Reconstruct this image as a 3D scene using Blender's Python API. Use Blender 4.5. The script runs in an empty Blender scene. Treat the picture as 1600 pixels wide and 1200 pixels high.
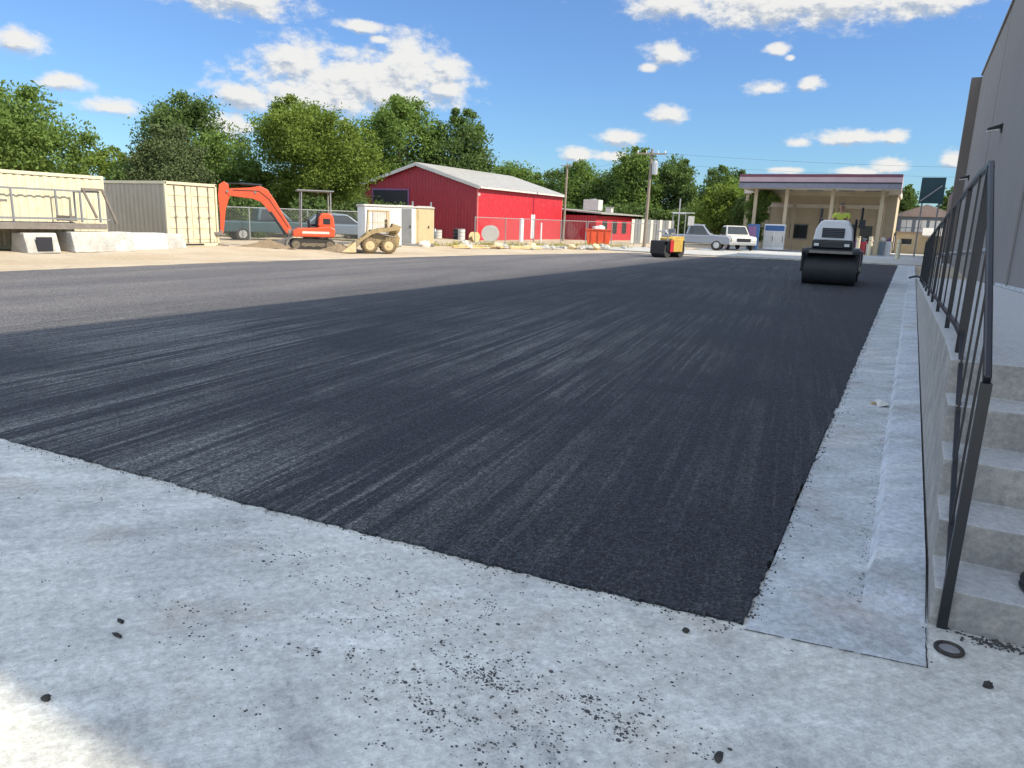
import bpy, bmesh, math, random
import numpy as np
from mathutils import Vector, Matrix
R = math.radians
rnd = random.Random(7)
sc = bpy.context.scene
col = sc.collection

# ------------------------------------------------------------------ camera
cam_d = bpy.data.cameras.new("camera")
cam = bpy.data.objects.new("camera", cam_d); col.objects.link(cam)
yaw, pitch, roll = R(28.339), R(12.819), R(2.0)
cp, sp = math.cos(pitch), math.sin(pitch)
fw = Vector((0, cp, -sp)); up = Vector((0, sp, cp)); rt = Vector((1, 0, 0))
RI = rt * math.cos(roll) + up * math.sin(roll)
UI = -rt * math.sin(roll) + up * math.cos(roll)
ZR = Matrix.Rotation(yaw, 3, 'Z')
RI, UI, FW = ZR @ RI, ZR @ UI, ZR @ fw
mw = Matrix(((RI.x, UI.x, -FW.x, 0), (RI.y, UI.y, -FW.y, 0), (RI.z, UI.z, -FW.z, 1.6), (0, 0, 0, 1)))
cam.matrix_world = mw
cam_d.lens = 25.2; cam_d.sensor_width = 36; cam_d.clip_start = 0.05; cam_d.clip_end = 3000
sc.camera = cam

# ------------------------------------------------------------------ light
SUN_EL, SUN_AZ = R(41.0), R(87.0)          # azimuth clockwise from +Y
sd = Vector((math.sin(SUN_AZ) * math.cos(SUN_EL), math.cos(SUN_AZ) * math.cos(SUN_EL), math.sin(SUN_EL)))
ld = bpy.data.lights.new("sun", 'SUN'); ld.energy = 3.0; ld.angle = R(0.5); ld.color = (1, .90, .72)
lo = bpy.data.objects.new("sun", ld); col.objects.link(lo)
lo.rotation_euler = sd.to_track_quat('Z', 'Y').to_euler(); lo.location = (20, 20, 30)
sc.view_settings.view_transform = 'Standard'; sc.view_settings.look = 'None'
sc.view_settings.exposure = 1.25; sc.view_settings.gamma = 1.0
sc.view_settings.use_curve_mapping = False

CLOUDS = [(-0.715, 0.162, 0.150, 0.036), (-0.645, 0.172, 0.095, 0.034), (-0.16, 0.262, 0.20, 0.030), (-0.8516, 0.2457, 0.098, 0.025), (-1.074, 0.1697, 0.0345, 0.0151), (-1.0345, 0.135, 0.0276, 0.0113), (-0.9903, 0.112, 0.0415, 0.0111), (-0.7799, 0.1834, 0.0561, 0.0341), (-0.7058, 0.1745, 0.0811, 0.0328), (-0.6411, 0.1957, 0.0541, 0.0347), (-0.5919, 0.1865, 0.0364, 0.0236), (-0.8421, 0.1383, 0.0569, 0.0203), (-0.7618, 0.1408, 0.1044, 0.0253), (-0.6656, 0.1508, 0.0909, 0.0226), (-0.5998, 0.1619, 0.0366, 0.0151), (-0.8696, 0.103, 0.0411, 0.0177), (-0.3101, 0.2681, 0.0737, 0.0243), (-0.2097, 0.265, 0.1087, 0.0317), (-0.1084, 0.2595, 0.1067, 0.0309), (-0.0216, 0.255, 0.0743, 0.0225), (-0.3114, 0.2105, 0.0334, 0.0151), (-0.3343, 0.1952, 0.0162, 0.0066), (-0.1783, 0.2134, 0.0193, 0.0076), (-0.1617, 0.2031, 0.0066, 0.0042), (-0.1869, 0.1696, 0.0286, 0.0094), (-0.1335, 0.1747, 0.0188, 0.0092), (-0.3048, 0.1405, 0.0291, 0.0122), (-0.3643, 0.1109, 0.0349, 0.0134), (-0.4219, 0.0896, 0.0254, 0.012), (-0.3694, 0.0869, 0.0335, 0.0096), (-0.0827, 0.1118, 0.0635, 0.0102), (-0.1401, 0.1071, 0.0193, 0.0067), (-0.0344, 0.1125, 0.0175, 0.01), (-0.0368, 0.0801, 0.0231, 0.0131), (-0.0741, 0.0726, 0.0295, 0.0067), (-0.1551, 0.0736, 0.0271, 0.0046), (0.0283, 0.0854, 0.0177, 0.014), (-0.705, 0.2287, 0.0365, 0.0091), (-0.6774, 0.2151, 0.016, 0.0057)]

def N(nt, t, **kw):
    n = nt.nodes.new(t)
    for k, v in kw.items():
        if k.startswith('i_'):
            k = k[2:]; n.inputs[int(k) if k.isdigit() else k].default_value = v
        else: setattr(n, k, v)
    return n
def mth(nt, op, a=None, b=None, c=None, clamp=False):
    n = nt.nodes.new('ShaderNodeMath'); n.operation = op; n.use_clamp = clamp
    for i, v in enumerate((a, b, c)):
        if v is None: continue
        if isinstance(v, (int, float)): n.inputs[i].default_value = v
        else: nt.links.new(v, n.inputs[i])
    return n.outputs[0]

def cloud_group():
    g = bpy.data.node_groups.new("cloud_density", 'ShaderNodeTree')
    g.interface.new_socket("P", in_out='INPUT', socket_type='NodeSocketVector')
    g.interface.new_socket("D", in_out='OUTPUT', socket_type='NodeSocketFloat')
    gi = g.nodes.new('NodeGroupInput'); go = g.nodes.new('NodeGroupOutput')
    n1 = N(g, 'ShaderNodeTexNoise', noise_dimensions='3D'); n1.inputs['Scale'].default_value = 30; n1.inputs['Detail'].default_value = 8; n1.inputs['Roughness'].default_value = .66
    st = N(g, 'ShaderNodeVectorMath', operation='MULTIPLY'); st.inputs[1].default_value = (1, 1.7, 1)
    g.links.new(gi.outputs[0], st.inputs[0]); g.links.new(st.outputs[0], n1.inputs['Vector'])
    cur = None
    for (a, e, ra, re) in CLOUDS:
        s = N(g, 'ShaderNodeVectorMath', operation='SUBTRACT'); s.inputs[1].default_value = (a, e, 0)
        g.links.new(gi.outputs[0], s.inputs[0])
        m = N(g, 'ShaderNodeVectorMath', operation='MULTIPLY'); m.inputs[1].default_value = (1 / ra, 1 / re, 0)
        g.links.new(s.outputs[0], m.inputs[0])
        l = N(g, 'ShaderNodeVectorMath', operation='LENGTH'); g.links.new(m.outputs[0], l.inputs[0])
        d = mth(g, 'SUBTRACT', 1.0, l.outputs['Value'])
        cur = d if cur is None else mth(g, 'SMOOTH_MAX', cur, d, .22)
    nn = mth(g, 'MULTIPLY', mth(g, 'SUBTRACT', n1.outputs['Fac'], .5), 2.1)
    g.links.new(mth(g, 'ADD', cur, nn), go.inputs[0])
    return g

w = bpy.data.worlds.new("World"); sc.world = w; w.use_nodes = True
nt = w.node_tree; nt.nodes.clear()
sky = N(nt, 'ShaderNodeTexSky', sky_type='NISHITA', sun_disc=False, sun_elevation=SUN_EL, sun_rotation=SUN_AZ)
sky.air_density = 1.0; sky.dust_density = 0.3; sky.ozone_density = 2.2; sky.altitude = 200
tc = N(nt, 'ShaderNodeTexCoord'); sx = N(nt, 'ShaderNodeSeparateXYZ'); nt.links.new(tc.outputs['Generated'], sx.inputs[0])
az = mth(nt, 'ARCTAN2', sx.outputs[0], sx.outputs[1]); el = mth(nt, 'ARCSINE', sx.outputs[2])
cx = N(nt, 'ShaderNodeCombineXYZ'); nt.links.new(az, cx.inputs[0]); nt.links.new(el, cx.inputs[1])
cg = cloud_group()
g1 = N(nt, 'ShaderNodeGroup', node_tree=cg); nt.links.new(cx.outputs[0], g1.inputs[0])
off = N(nt, 'ShaderNodeVectorMath', operation='ADD'); off.inputs[1].default_value = (.005, .010, 0); nt.links.new(cx.outputs[0], off.inputs[0])
g2 = N(nt, 'ShaderNodeGroup', node_tree=cg); nt.links.new(off.outputs[0], g2.inputs[0])
mr = N(nt, 'ShaderNodeMapRange', interpolation_type='SMOOTHSTEP'); mr.inputs[1].default_value = -.12; mr.inputs[2].default_value = .62; nt.links.new(g1.outputs[0], mr.inputs[0])
lit = mth(nt, 'SUBTRACT', g1.outputs[0], g2.outputs[0])
lr = N(nt, 'ShaderNodeMapRange', interpolation_type='SMOOTHSTEP'); lr.inputs[1].default_value = -.5; lr.inputs[2].default_value = .12; nt.links.new(lit, lr.inputs[0])
cm = N(nt, 'ShaderNodeMix', data_type='RGBA'); cm.inputs[6].default_value = (2.2, 2.5, 2.95, 1); cm.inputs[7].default_value = (4.2, 4.15, 4.0, 1); nt.links.new(lr.outputs[0], cm.inputs[0])
tint = N(nt, 'ShaderNodeMix', data_type='RGBA', blend_type='MULTIPLY'); tint.inputs[0].default_value = 1; 
er = N(nt, 'ShaderNodeValToRGB'); nt.links.new(el, er.inputs[0]); er.color_ramp.elements[0].color = (.34, .50, .64, 1); er.color_ramp.elements[1].color = (.52, .64, .84, 1); er.color_ramp.elements[1].position = .38
nt.links.new(er.outputs[0], tint.inputs[7])
nt.links.new(sky.outputs[0], tint.inputs[6])
mx = N(nt, 'ShaderNodeMix', data_type='RGBA'); nt.links.new(mth(nt, 'MULTIPLY', mr.outputs[0], .96), mx.inputs[0])
nt.links.new(tint.outputs[2], mx.inputs[6]); nt.links.new(cm.outputs[2], mx.inputs[7])
bg = N(nt, 'ShaderNodeBackground'); bg.inputs[1].default_value = 0.09; nt.links.new(mx.outputs[2], bg.inputs[0])
# bright unseen clouds, added overhead and behind the camera to fill the shade
cn_o = N(nt, 'ShaderNodeTexNoise'); cn_o.inputs['Scale'].default_value = 2.6; cn_o.inputs['Detail'].default_value = 6; nt.links.new(tc.outputs['Generated'], cn_o.inputs['Vector'])
cv = N(nt, 'ShaderNodeMapRange', interpolation_type='SMOOTHSTEP'); cv.inputs[1].default_value = .44; cv.inputs[2].default_value = .56; nt.links.new(cn_o.outputs['Fac'], cv.inputs[0])
e1 = N(nt, 'ShaderNodeMapRange', interpolation_type='SMOOTHSTEP'); e1.inputs[1].default_value = .36; e1.inputs[2].default_value = .55; nt.links.new(el, e1.inputs[0])
e2 = N(nt, 'ShaderNodeMapRange', interpolation_type='SMOOTHSTEP'); e2.inputs[1].default_value = .80; e2.inputs[2].default_value = 1.0
nt.links.new(mth(nt, 'ABSOLUTE', mth(nt, 'ADD', az, .5)), e2.inputs[0])
hor = N(nt, 'ShaderNodeMapRange', interpolation_type='SMOOTHSTEP'); hor.inputs[1].default_value = 0; hor.inputs[2].default_value = .08; nt.links.new(el, hor.inputs[0])
fc = mth(nt, 'MULTIPLY', mth(nt, 'MULTIPLY', mth(nt, 'MAXIMUM', e1.outputs[0], e2.outputs[0]), cv.outputs[0]), hor.outputs[0])
mz = N(nt, 'ShaderNodeMix', data_type='RGBA'); nt.links.new(fc, mz.inputs[0]); nt.links.new(mx.outputs[2], mz.inputs[6]); mz.inputs[7].default_value = (8.0, 9.0, 10.3, 1)
nt.links.new(mz.outputs[2], bg.inputs[0])
ow = N(nt, 'ShaderNodeOutputWorld'); nt.links.new(bg.outputs[0], ow.inputs[0])

# ------------------------------------------------------------------ materials
def ramp(nt, fac, stops):
    r = nt.nodes.new('ShaderNodeValToRGB'); e = r.color_ramp.elements
    while len(e) < len(stops): e.new(.5)
    for q, (p, c) in zip(e, stops):
        q.position = p; q.color = (c, c, c, 1) if isinstance(c, (int, float)) else (*c, 1)
    nt.links.new(fac, r.inputs[0]); return r.outputs[0]
def noise(nt, vec, scale, detail=4, rough=.55, mapping=None, rot=0):
    n = nt.nodes.new('ShaderNodeTexNoise'); n.inputs['Scale'].default_value = scale; n.inputs['Detail'].default_value = detail; n.inputs['Roughness'].default_value = rough
    if mapping:
        m = nt.nodes.new('ShaderNodeMapping'); m.inputs['Scale'].default_value = mapping; m.inputs['Rotation'].default_value = (0, 0, rot)
        if rot:      # rotate first, then stretch
            m.inputs['Scale'].default_value = (1, 1, 1); nt.links.new(vec, m.inputs[0])
            m2 = nt.nodes.new('ShaderNodeMapping'); m2.inputs['Scale'].default_value = mapping; nt.links.new(m.outputs[0], m2.inputs[0]); m = m2
        else: nt.links.new(vec, m.inputs[0])
        vec = m.outputs[0]
    nt.links.new(vec, n.inputs['Vector']); return n.outputs['Fac']
def mixc(nt, f, a, b, mode='MIX'):
    n = nt.nodes.new('ShaderNodeMix'); n.data_type = 'RGBA'; n.blend_type = mode
    for s, v in ((0, f), (6, a), (7, b)):
        if isinstance(v, (int, float)): n.inputs[s].default_value = v
        elif isinstance(v, tuple): n.inputs[s].default_value = (*v, 1)
        else: nt.links.new(v, n.inputs[s])
    return n.outputs[2]
def base(name):
    m = bpy.data.materials.new(name); m.use_nodes = True; nt = m.node_tree
    b = nt.nodes['Principled BSDF']; tc = nt.nodes.new('ShaderNodeTexCoord'); return m, nt, b, tc.outputs['Object']
def bump(nt, b, h, s=.3, d=.01):
    n = nt.nodes.new('ShaderNodeBump'); n.inputs['Strength'].default_value = s; n.inputs['Distance'].default_value = d
    nt.links.new(h, n.inputs['Height']); nt.links.new(n.outputs[0], b.inputs['Normal'])
def mat(name, c, rough=.6, metal=0, var=.18, scale=3, dirt=0, dirtc=(.25, .2, .14), bs=0):
    m, nt, b, v = base(name)
    n = noise(nt, v, scale, 6, .6)
    k = ramp(nt, n, [(.25, 1 - var), (.75, 1 + var * .4)])
    cc = mixc(nt, 1.0, tuple(c), k, 'MULTIPLY')
    if dirt:
        d = ramp(nt, noise(nt, v, scale * 2.3, 8, .7), [(.5 - .2 * dirt, 0.0), (.75, min(1, dirt))])
        cc = mixc(nt, d, cc, dirtc)
    nt.links.new(cc, b.inputs['Base Color'])
    b.inputs['Roughness'].default_value = rough; b.inputs['Metallic'].default_value = metal
    if bs: bump(nt, b, noise(nt, v, scale * 12, 4), bs, .01)
    return m
def corr(name, c, axis, pitch, depth=.35, var=.12, dirt=0, rough=.5):   # ribbed sheet metal, ribs follow local axis
    m = mat(name, c, rough, 0, var, 1.5, dirt)
    nt = m.node_tree; b = nt.nodes['Principled BSDF']
    tc = nt.nodes.new('ShaderNodeTexCoord'); s = nt.nodes.new('ShaderNodeSeparateXYZ'); nt.links.new(tc.outputs['Object'], s.inputs[0])
    a = mth(nt, 'MULTIPLY', s.outputs[axis], 2 * math.pi / pitch); sn = mth(nt, 'SINE', a)
    bump(nt, b, sn, depth, .03); return m

def concrete_mat(name, c1, c2, speck=1.0, broom=1.0):
    m, nt, b, v = base(name)
    big = ramp(nt, noise(nt, v, .8, 5, .6), [(.32, 0), (.68, 1)])
    cc = mixc(nt, big, c1, c2)
    cc = mixc(nt, ramp(nt, noise(nt, v, 1.7, 4, .6, (1, 1, 1), .9), [(.56, 0), (.72, .5)]), cc, (.42, .33, .25))
    cc = mixc(nt, ramp(nt, noise(nt, v, 2.2, 7, .72, (.5, 1.4, 1), .5), [(.50, 0), (.68, .62)]), cc, (.33, .33, .32))
    cc = mixc(nt, ramp(nt, noise(nt, v, 1.5, 7, .7, (.6, 1.8, 1), R(-30)), [(.54, 0), (.66, .55)]), cc, (.78, .78, .74))
    br = noise(nt, v, 20, 3, .6, (.35, 6, 1), R(-48))
    cc = mixc(nt, .32 * broom, cc, ramp(nt, br, [(.3, .62), (.7, 1.10)]), 'MULTIPLY')
    cc = mixc(nt, .6, cc, ramp(nt, noise(nt, v, 3.2, 5, .7, (.4, 1.6, 1), R(-48)), [(.36, .70), (.62, 1.08)]), 'MULTIPLY')
    cc = mixc(nt, .85, cc, ramp(nt, noise(nt, v, 24, 9, .86), [(.36, .52), (.62, 1.18)]), 'MULTIPLY')
    gate = ramp(nt, noise(nt, v, 1.3, 3), [(.42, 0), (.62, 1)])
    vo = nt.nodes.new('ShaderNodeTexVoronoi'); vo.inputs['Scale'].default_value = 60; nt.links.new(v, vo.inputs['Vector'])
    sp_ = ramp(nt, vo.outputs['Distance'], [(.12, 1), (.2, 0)])
    pick = ramp(nt, noise(nt, v, 22, 2), [(.56, 0), (.6, 1)])
    f = mth(nt, 'MULTIPLY', mth(nt, 'MULTIPLY', sp_, pick), mth(nt, 'MULTIPLY', gate, .8 * speck))
    cc = mixc(nt, f, cc, (.09, .09, .09))
    nt.links.new(cc, b.inputs['Base Color']); b.inputs['Roughness'].default_value = .85
    h = mth(nt, 'ADD', noise(nt, v, 90, 4, .7), mth(nt, 'MULTIPLY', br, .8)); bump(nt, b, h, .45, .006)
    return m
M = {}
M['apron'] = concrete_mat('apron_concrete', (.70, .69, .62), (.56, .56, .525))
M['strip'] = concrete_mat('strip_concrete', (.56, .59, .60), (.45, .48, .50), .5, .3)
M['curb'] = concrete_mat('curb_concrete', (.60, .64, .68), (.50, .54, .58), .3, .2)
def step_mat():
    m, nt, b, v = base('step_concrete')
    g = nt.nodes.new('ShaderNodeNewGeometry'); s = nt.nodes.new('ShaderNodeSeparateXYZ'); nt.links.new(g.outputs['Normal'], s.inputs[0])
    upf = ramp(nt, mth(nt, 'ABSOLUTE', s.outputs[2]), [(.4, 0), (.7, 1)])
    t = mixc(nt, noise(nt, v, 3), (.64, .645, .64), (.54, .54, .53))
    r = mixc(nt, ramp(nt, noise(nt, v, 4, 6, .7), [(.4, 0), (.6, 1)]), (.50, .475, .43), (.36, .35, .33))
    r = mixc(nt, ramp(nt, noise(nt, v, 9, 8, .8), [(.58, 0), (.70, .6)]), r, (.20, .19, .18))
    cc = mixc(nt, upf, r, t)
    cc = mixc(nt, .8, cc, ramp(nt, noise(nt, v, 38, 6, .75), [(.3, .6), (.65, 1.12)]), 'MULTIPLY')
    nt.links.new(cc, b.inputs['Base Color']); b.inputs['Roughness'].default_value = .88
    bump(nt, b, noise(nt, v, 18, 10, .8), .9, .025); return m
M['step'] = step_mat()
def asphalt_mat():
    m, nt, b, v = base('asphalt')
    s1 = noise(nt, v, 1.0, 8, .66, (4.6, .10, 1), R(-7)); s2 = noise(nt, v, 1.0, 9, .76, (15, .32, 1), R(-7))
    patch = ramp(nt, noise(nt, v, .3, 5, .6), [(.40, .08), (.60, 1)])
    sxyz = nt.nodes.new('ShaderNodeSeparateXYZ'); nt.links.new(v, sxyz.inputs[0])
    fx = nt.nodes.new('ShaderNodeMapRange'); fx.interpolation_type = 'SMOOTHSTEP'; nt.links.new(sxyz.outputs[0], fx.inputs[0])
    for q_, val in ((1, -3.6), (2, -.8), (3, 1.0), (4, .28)): fx.inputs[q_].default_value = val
    fy = nt.nodes.new('ShaderNodeMapRange'); fy.interpolation_type = 'SMOOTHSTEP'; nt.links.new(sxyz.outputs[1], fy.inputs[0])
    for q_, val in ((1, 5.0), (2, 14.0), (3, 1.0), (4, .30)): fy.inputs[q_].default_value = val
    patch = mth(nt, 'MULTIPLY', patch, mth(nt, 'MULTIPLY', fx.outputs[0], fy.outputs[0]))
    st = mth(nt, 'MULTIPLY', ramp(nt, s1, [(.47, 0), (.58, 1)]), patch)
    st2 = mth(nt, 'MULTIPLY', ramp(nt, s2, [(.50, 0), (.60, .95)]), patch)
    cc = mixc(nt, st, (.019, .022, .029), (.10, .105, .102))
    cc = mixc(nt, st2, cc, (.18, .184, .172))
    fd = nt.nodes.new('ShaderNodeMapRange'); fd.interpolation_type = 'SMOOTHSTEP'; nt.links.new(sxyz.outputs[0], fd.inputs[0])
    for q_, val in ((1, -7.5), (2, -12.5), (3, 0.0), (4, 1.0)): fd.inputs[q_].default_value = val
    sunlit_tone = mixc(nt, ramp(nt, noise(nt, v, 1.0, 6, .6, (.9, .12, 1), R(-3)), [(.35, 0), (.65, 1)]), (.095, .09, .096), (.155, .145, .14))  # paler towards the left: sunlit brightness of the asphalt put into its colour
    cc = mixc(nt, mth(nt, 'MULTIPLY', fd.outputs[0], .85), cc, sunlit_tone)
    vo = nt.nodes.new('ShaderNodeTexVoronoi'); vo.inputs['Scale'].default_value = 75; nt.links.new(v, vo.inputs['Vector'])
    cc = mixc(nt, .8, cc, ramp(nt, vo.outputs['Color'], [(.2, .25), (.5, .9), (.85, 2.2)]), 'MULTIPLY')
    cc = mixc(nt, ramp(nt, noise(nt, v, 85, 3, .7), [(.64, 0), (.70, .9)]), cc, (.30, .29, .25))
    nt.links.new(cc, b.inputs['Base Color']); b.inputs['Roughness'].default_value = .78; b.inputs['Specular IOR Level'].default_value = .35
    h = mth(nt, 'ADD', vo.outputs['Distance'], mth(nt, 'MULTIPLY', noise(nt, v, 30, 5, .7), 1.2)); bump(nt, b, h, .9, .012)
    return m
M['asphalt'] = asphalt_mat()
def dirt_mat(name, a, b_, c):
    m, nt, b, v = base(name)
    cc = mixc(nt, ramp(nt, noise(nt, v, .35, 6, .6), [(.35, 0), (.65, 1)]), a, b_)
    cc = mixc(nt, ramp(nt, noise(nt, v, 1.4, 8, .7), [(.5, 0), (.72, .8)]), cc, c)
    cc = mixc(nt, .6, cc, ramp(nt, noise(nt, v, 14, 6, .8), [(.3, .6), (.7, 1.2)]), 'MULTIPLY')
    nt.links.new(cc, b.inputs['Base Color']); b.inputs['Roughness'].default_value = .95
    bump(nt, b, noise(nt, v, 5, 8, .75), .8, .06); return m
M['dirt'] = dirt_mat('dirt', (.40, .315, .21), (.50, .42, .31), (.30, .235, .155))
M['mound'] = dirt_mat('mound_dirt', (.22, .165, .10), (.30, .23, .15), (.15, .11, .07))
M['white_conc'] = concrete_mat('pale_concrete', (.50, .49, .45), (.42, .41, .38), .2, .2)
M['stucco'] = mat('grey_stucco', (.235, .225, .215), .9, 0, .10, .5, bs=.35)
M['stucco_b'] = mat('brown_stucco', (.17, .145, .13), .9, 0, .12, .6, bs=.3)
M['black_metal'] = mat('black_paint', (.012, .014, .018), .38, .0, .3, 5)
M['grey_pipe'] = mat('grey_pipe', (.33, .32, .33), .45, .4, .2, 6)
M['joint'] = mat('joint_filler', (.03, .03, .03), .9)
M['cream_x'] = corr('cream_box_side', (.64, .59, .42), 1, .28, .9, .16, .25)
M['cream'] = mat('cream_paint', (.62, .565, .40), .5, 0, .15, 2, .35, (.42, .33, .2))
M['cream_y_shaded'] = corr('cream_side_shaded', (.34, .305, .235), 0, .28, .3, .12, .2)  # cream paint toned down, shade of the container side put into its colour
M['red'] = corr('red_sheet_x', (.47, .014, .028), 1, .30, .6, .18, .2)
M['red_shaded'] = corr('red_sheet_y_shaded', (.30, .014, .03), 0, .30, .7, .18, .15)  # darker copy of the barn red, with the gable's shade in the colour
M['red_trim'] = mat('pale_red_trim', (.62, .14, .13), .5)
M['roof'] = corr('white_roof', (.34, .335, .31), 1, .6, .7, .25, .5)
M['dark'] = mat('dark_opening', (.012, .013, .02), .7)
M['glass'] = mat('dark_glass', (.02, .026, .03), .08, 0, .1)
M['orange'] = mat('orange_paint', (.66, .085, .03), .38, 0, .2, 4, .25, (.3, .16, .08))
M['steel'] = mat('worn_steel', (.26, .24, .22), .5, .5, .3, 6, .4, (.3, .2, .12))
M['rubber'] = mat('rubber', (.025, .024, .023), .85, 0, .3, 10, .25, (.2, .15, .1))
M['crumb'] = mat('crumb_black', (.075, .075, .075), .95, 0, .5, 30)
M['track'] = mat('muddy_track', (.12, .10, .075), .9, 0, .3, 8, .5, (.36, .28, .18))
M['tan'] = mat('dusty_tan_paint', (.34, .25, .12), .6, 0, .3, 6, .5, (.45, .35, .2))
M['tanrim'] = mat('dusty_rim', (.62, .48, .27), .7, 0, .2, 6, .3)
M['muddytyre'] = mat('dusty_tyre', (.20, .145, .08), .9, 0, .3, 8, .4, (.36, .27, .16))
M['white'] = mat('white_paint', (.74, .75, .76), .35, 0, .1, 2)
M['whited'] = mat('dusty_white', (.56, .545, .51), .5, 0, .15, 3, .2, (.5, .42, .3))
M['tanplastic'] = mat('tan_plastic', (.60, .47, .28), .5, 0, .12, 3, .2)
M['greyplastic'] = mat('grey_plastic', (.19, .20, .21), .6)
M['wood'] = mat('lumber', (.60, .44, .22), .8, 0, .25, 4)
M['pole'] = mat('pole_wood', (.24, .20, .16), .9, 0, .2, 3)
M['galv'] = mat('galvanised', (.50, .51, .52), .4, .6, .15, 5)
M['dull_wire'] = mat('dull_wire', (.26, .27, .27), .6, .3, .2, 5)
M['silver'] = mat('silver_paint', (.26, .28, .32), .35, .3, .06, 1)
M['teal'] = mat('teal_paint', (.04, .085, .10), .3, .2, .1, 1)
M['bluegrey'] = mat('bluegrey_paint', (.16, .20, .25), .3, .3, .1, 1)
M['bark'] = mat('bark', (.12, .09, .065), .95, 0, .3, 4, bs=.6)
M['beige'] = mat('beige_stucco', (.46, .38, .26), .9, 0, .14, .8, .2, (.34, .28, .22))
M['ceil'] = mat('canopy_soffit', (.60, .54, .44), .6, 0, .1, 1)
M['maroon'] = mat('maroon_band', (.17, .05, .08), .5)
M['pinkwhite'] = mat('faded_pink_band', (.50, .36, .38), .5, 0, .2, .6)
M['greyband'] = mat('grey_band', (.20, .20, .25), .4)
M['yellow'] = mat('yellow_paint', (.55, .36, .07), .5, 0, .3, 5, .4)
M['redp'] = mat('red_paint', (.45, .03, .04), .4)
M['darkgreen'] = mat('dark_green_sheet', (.012, .045, .055), .7, 0, .2, 3)
M['blue'] = mat('blue_panel', (.03, .10, .26), .4, 0, .3, 4)
M['purple'] = mat('purple_panel', (.20, .10, .24), .5, 0, .3, 4)
M['shingle'] = mat('brown_roof', (.34, .26, .22), .9, 0, .2, 3)
M['lampglass'] = mat('pale_lens', (.7, .72, .7), .2)
M['lamp_red'] = mat('red_lens', (.5, .02, .02), .3)
M['screen'] = mat('green_windscreen', (.045, .085, .08), .9, 0, .35, 1.2, .2, (.16, .2, .2))
M['roller_black'] = mat('drum_steel', (.034, .037, .042), .68, .15, .3, 3, .2, (.07, .07, .07))
def leafmat(name, a, b_, tr=.35):
    m, nt, b, v = base(name)
    g = nt.nodes.new('ShaderNodeNewGeometry')
    cc = mixc(nt, g.outputs['Random Per Island'], a, b_)
    cc = mixc(nt, .7, cc, ramp(nt, noise(nt, v, .55, 3), [(.3, .6), (.7, 1.25)]), 'MULTIPLY')
    d = nt.nodes.new('ShaderNodeBsdfDiffuse'); t = nt.nodes.new('ShaderNodeBsdfTranslucent'); mx = nt.nodes.new('ShaderNodeMixShader')
    nt.links.new(cc, d.inputs[0]); nt.links.new(mixc(nt, 1.0, cc, (1.15, 1.2, .6), 'MULTIPLY'), t.inputs[0]); mx.inputs[0].default_value = tr
    nt.links.new(d.outputs[0], mx.inputs[1]); nt.links.new(t.outputs[0], mx.inputs[2])
    nt.links.new(mx.outputs[0], nt.nodes['Material Output'].inputs[0]); return m
M['leaf'] = leafmat('leaf_green', (.105, .165, .045), (.18, .26, .075))
M['leaf_y'] = leafmat('leaf_yellow_green', (.11, .165, .036), (.20, .26, .062))
M['leaf_d'] = leafmat('leaf_dark', (.085, .135, .05), (.14, .20, .07))
M['leaf_j'] = leafmat('leaf_juniper', (.075, .105, .048), (.13, .16, .075), .2)
M['leaf_o'] = leafmat('leaf_orange', (.30, .12, .03), (.42, .22, .06))
M['weed'] = leafmat('weed_dry', (.30, .27, .08), (.42, .38, .15))

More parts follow.
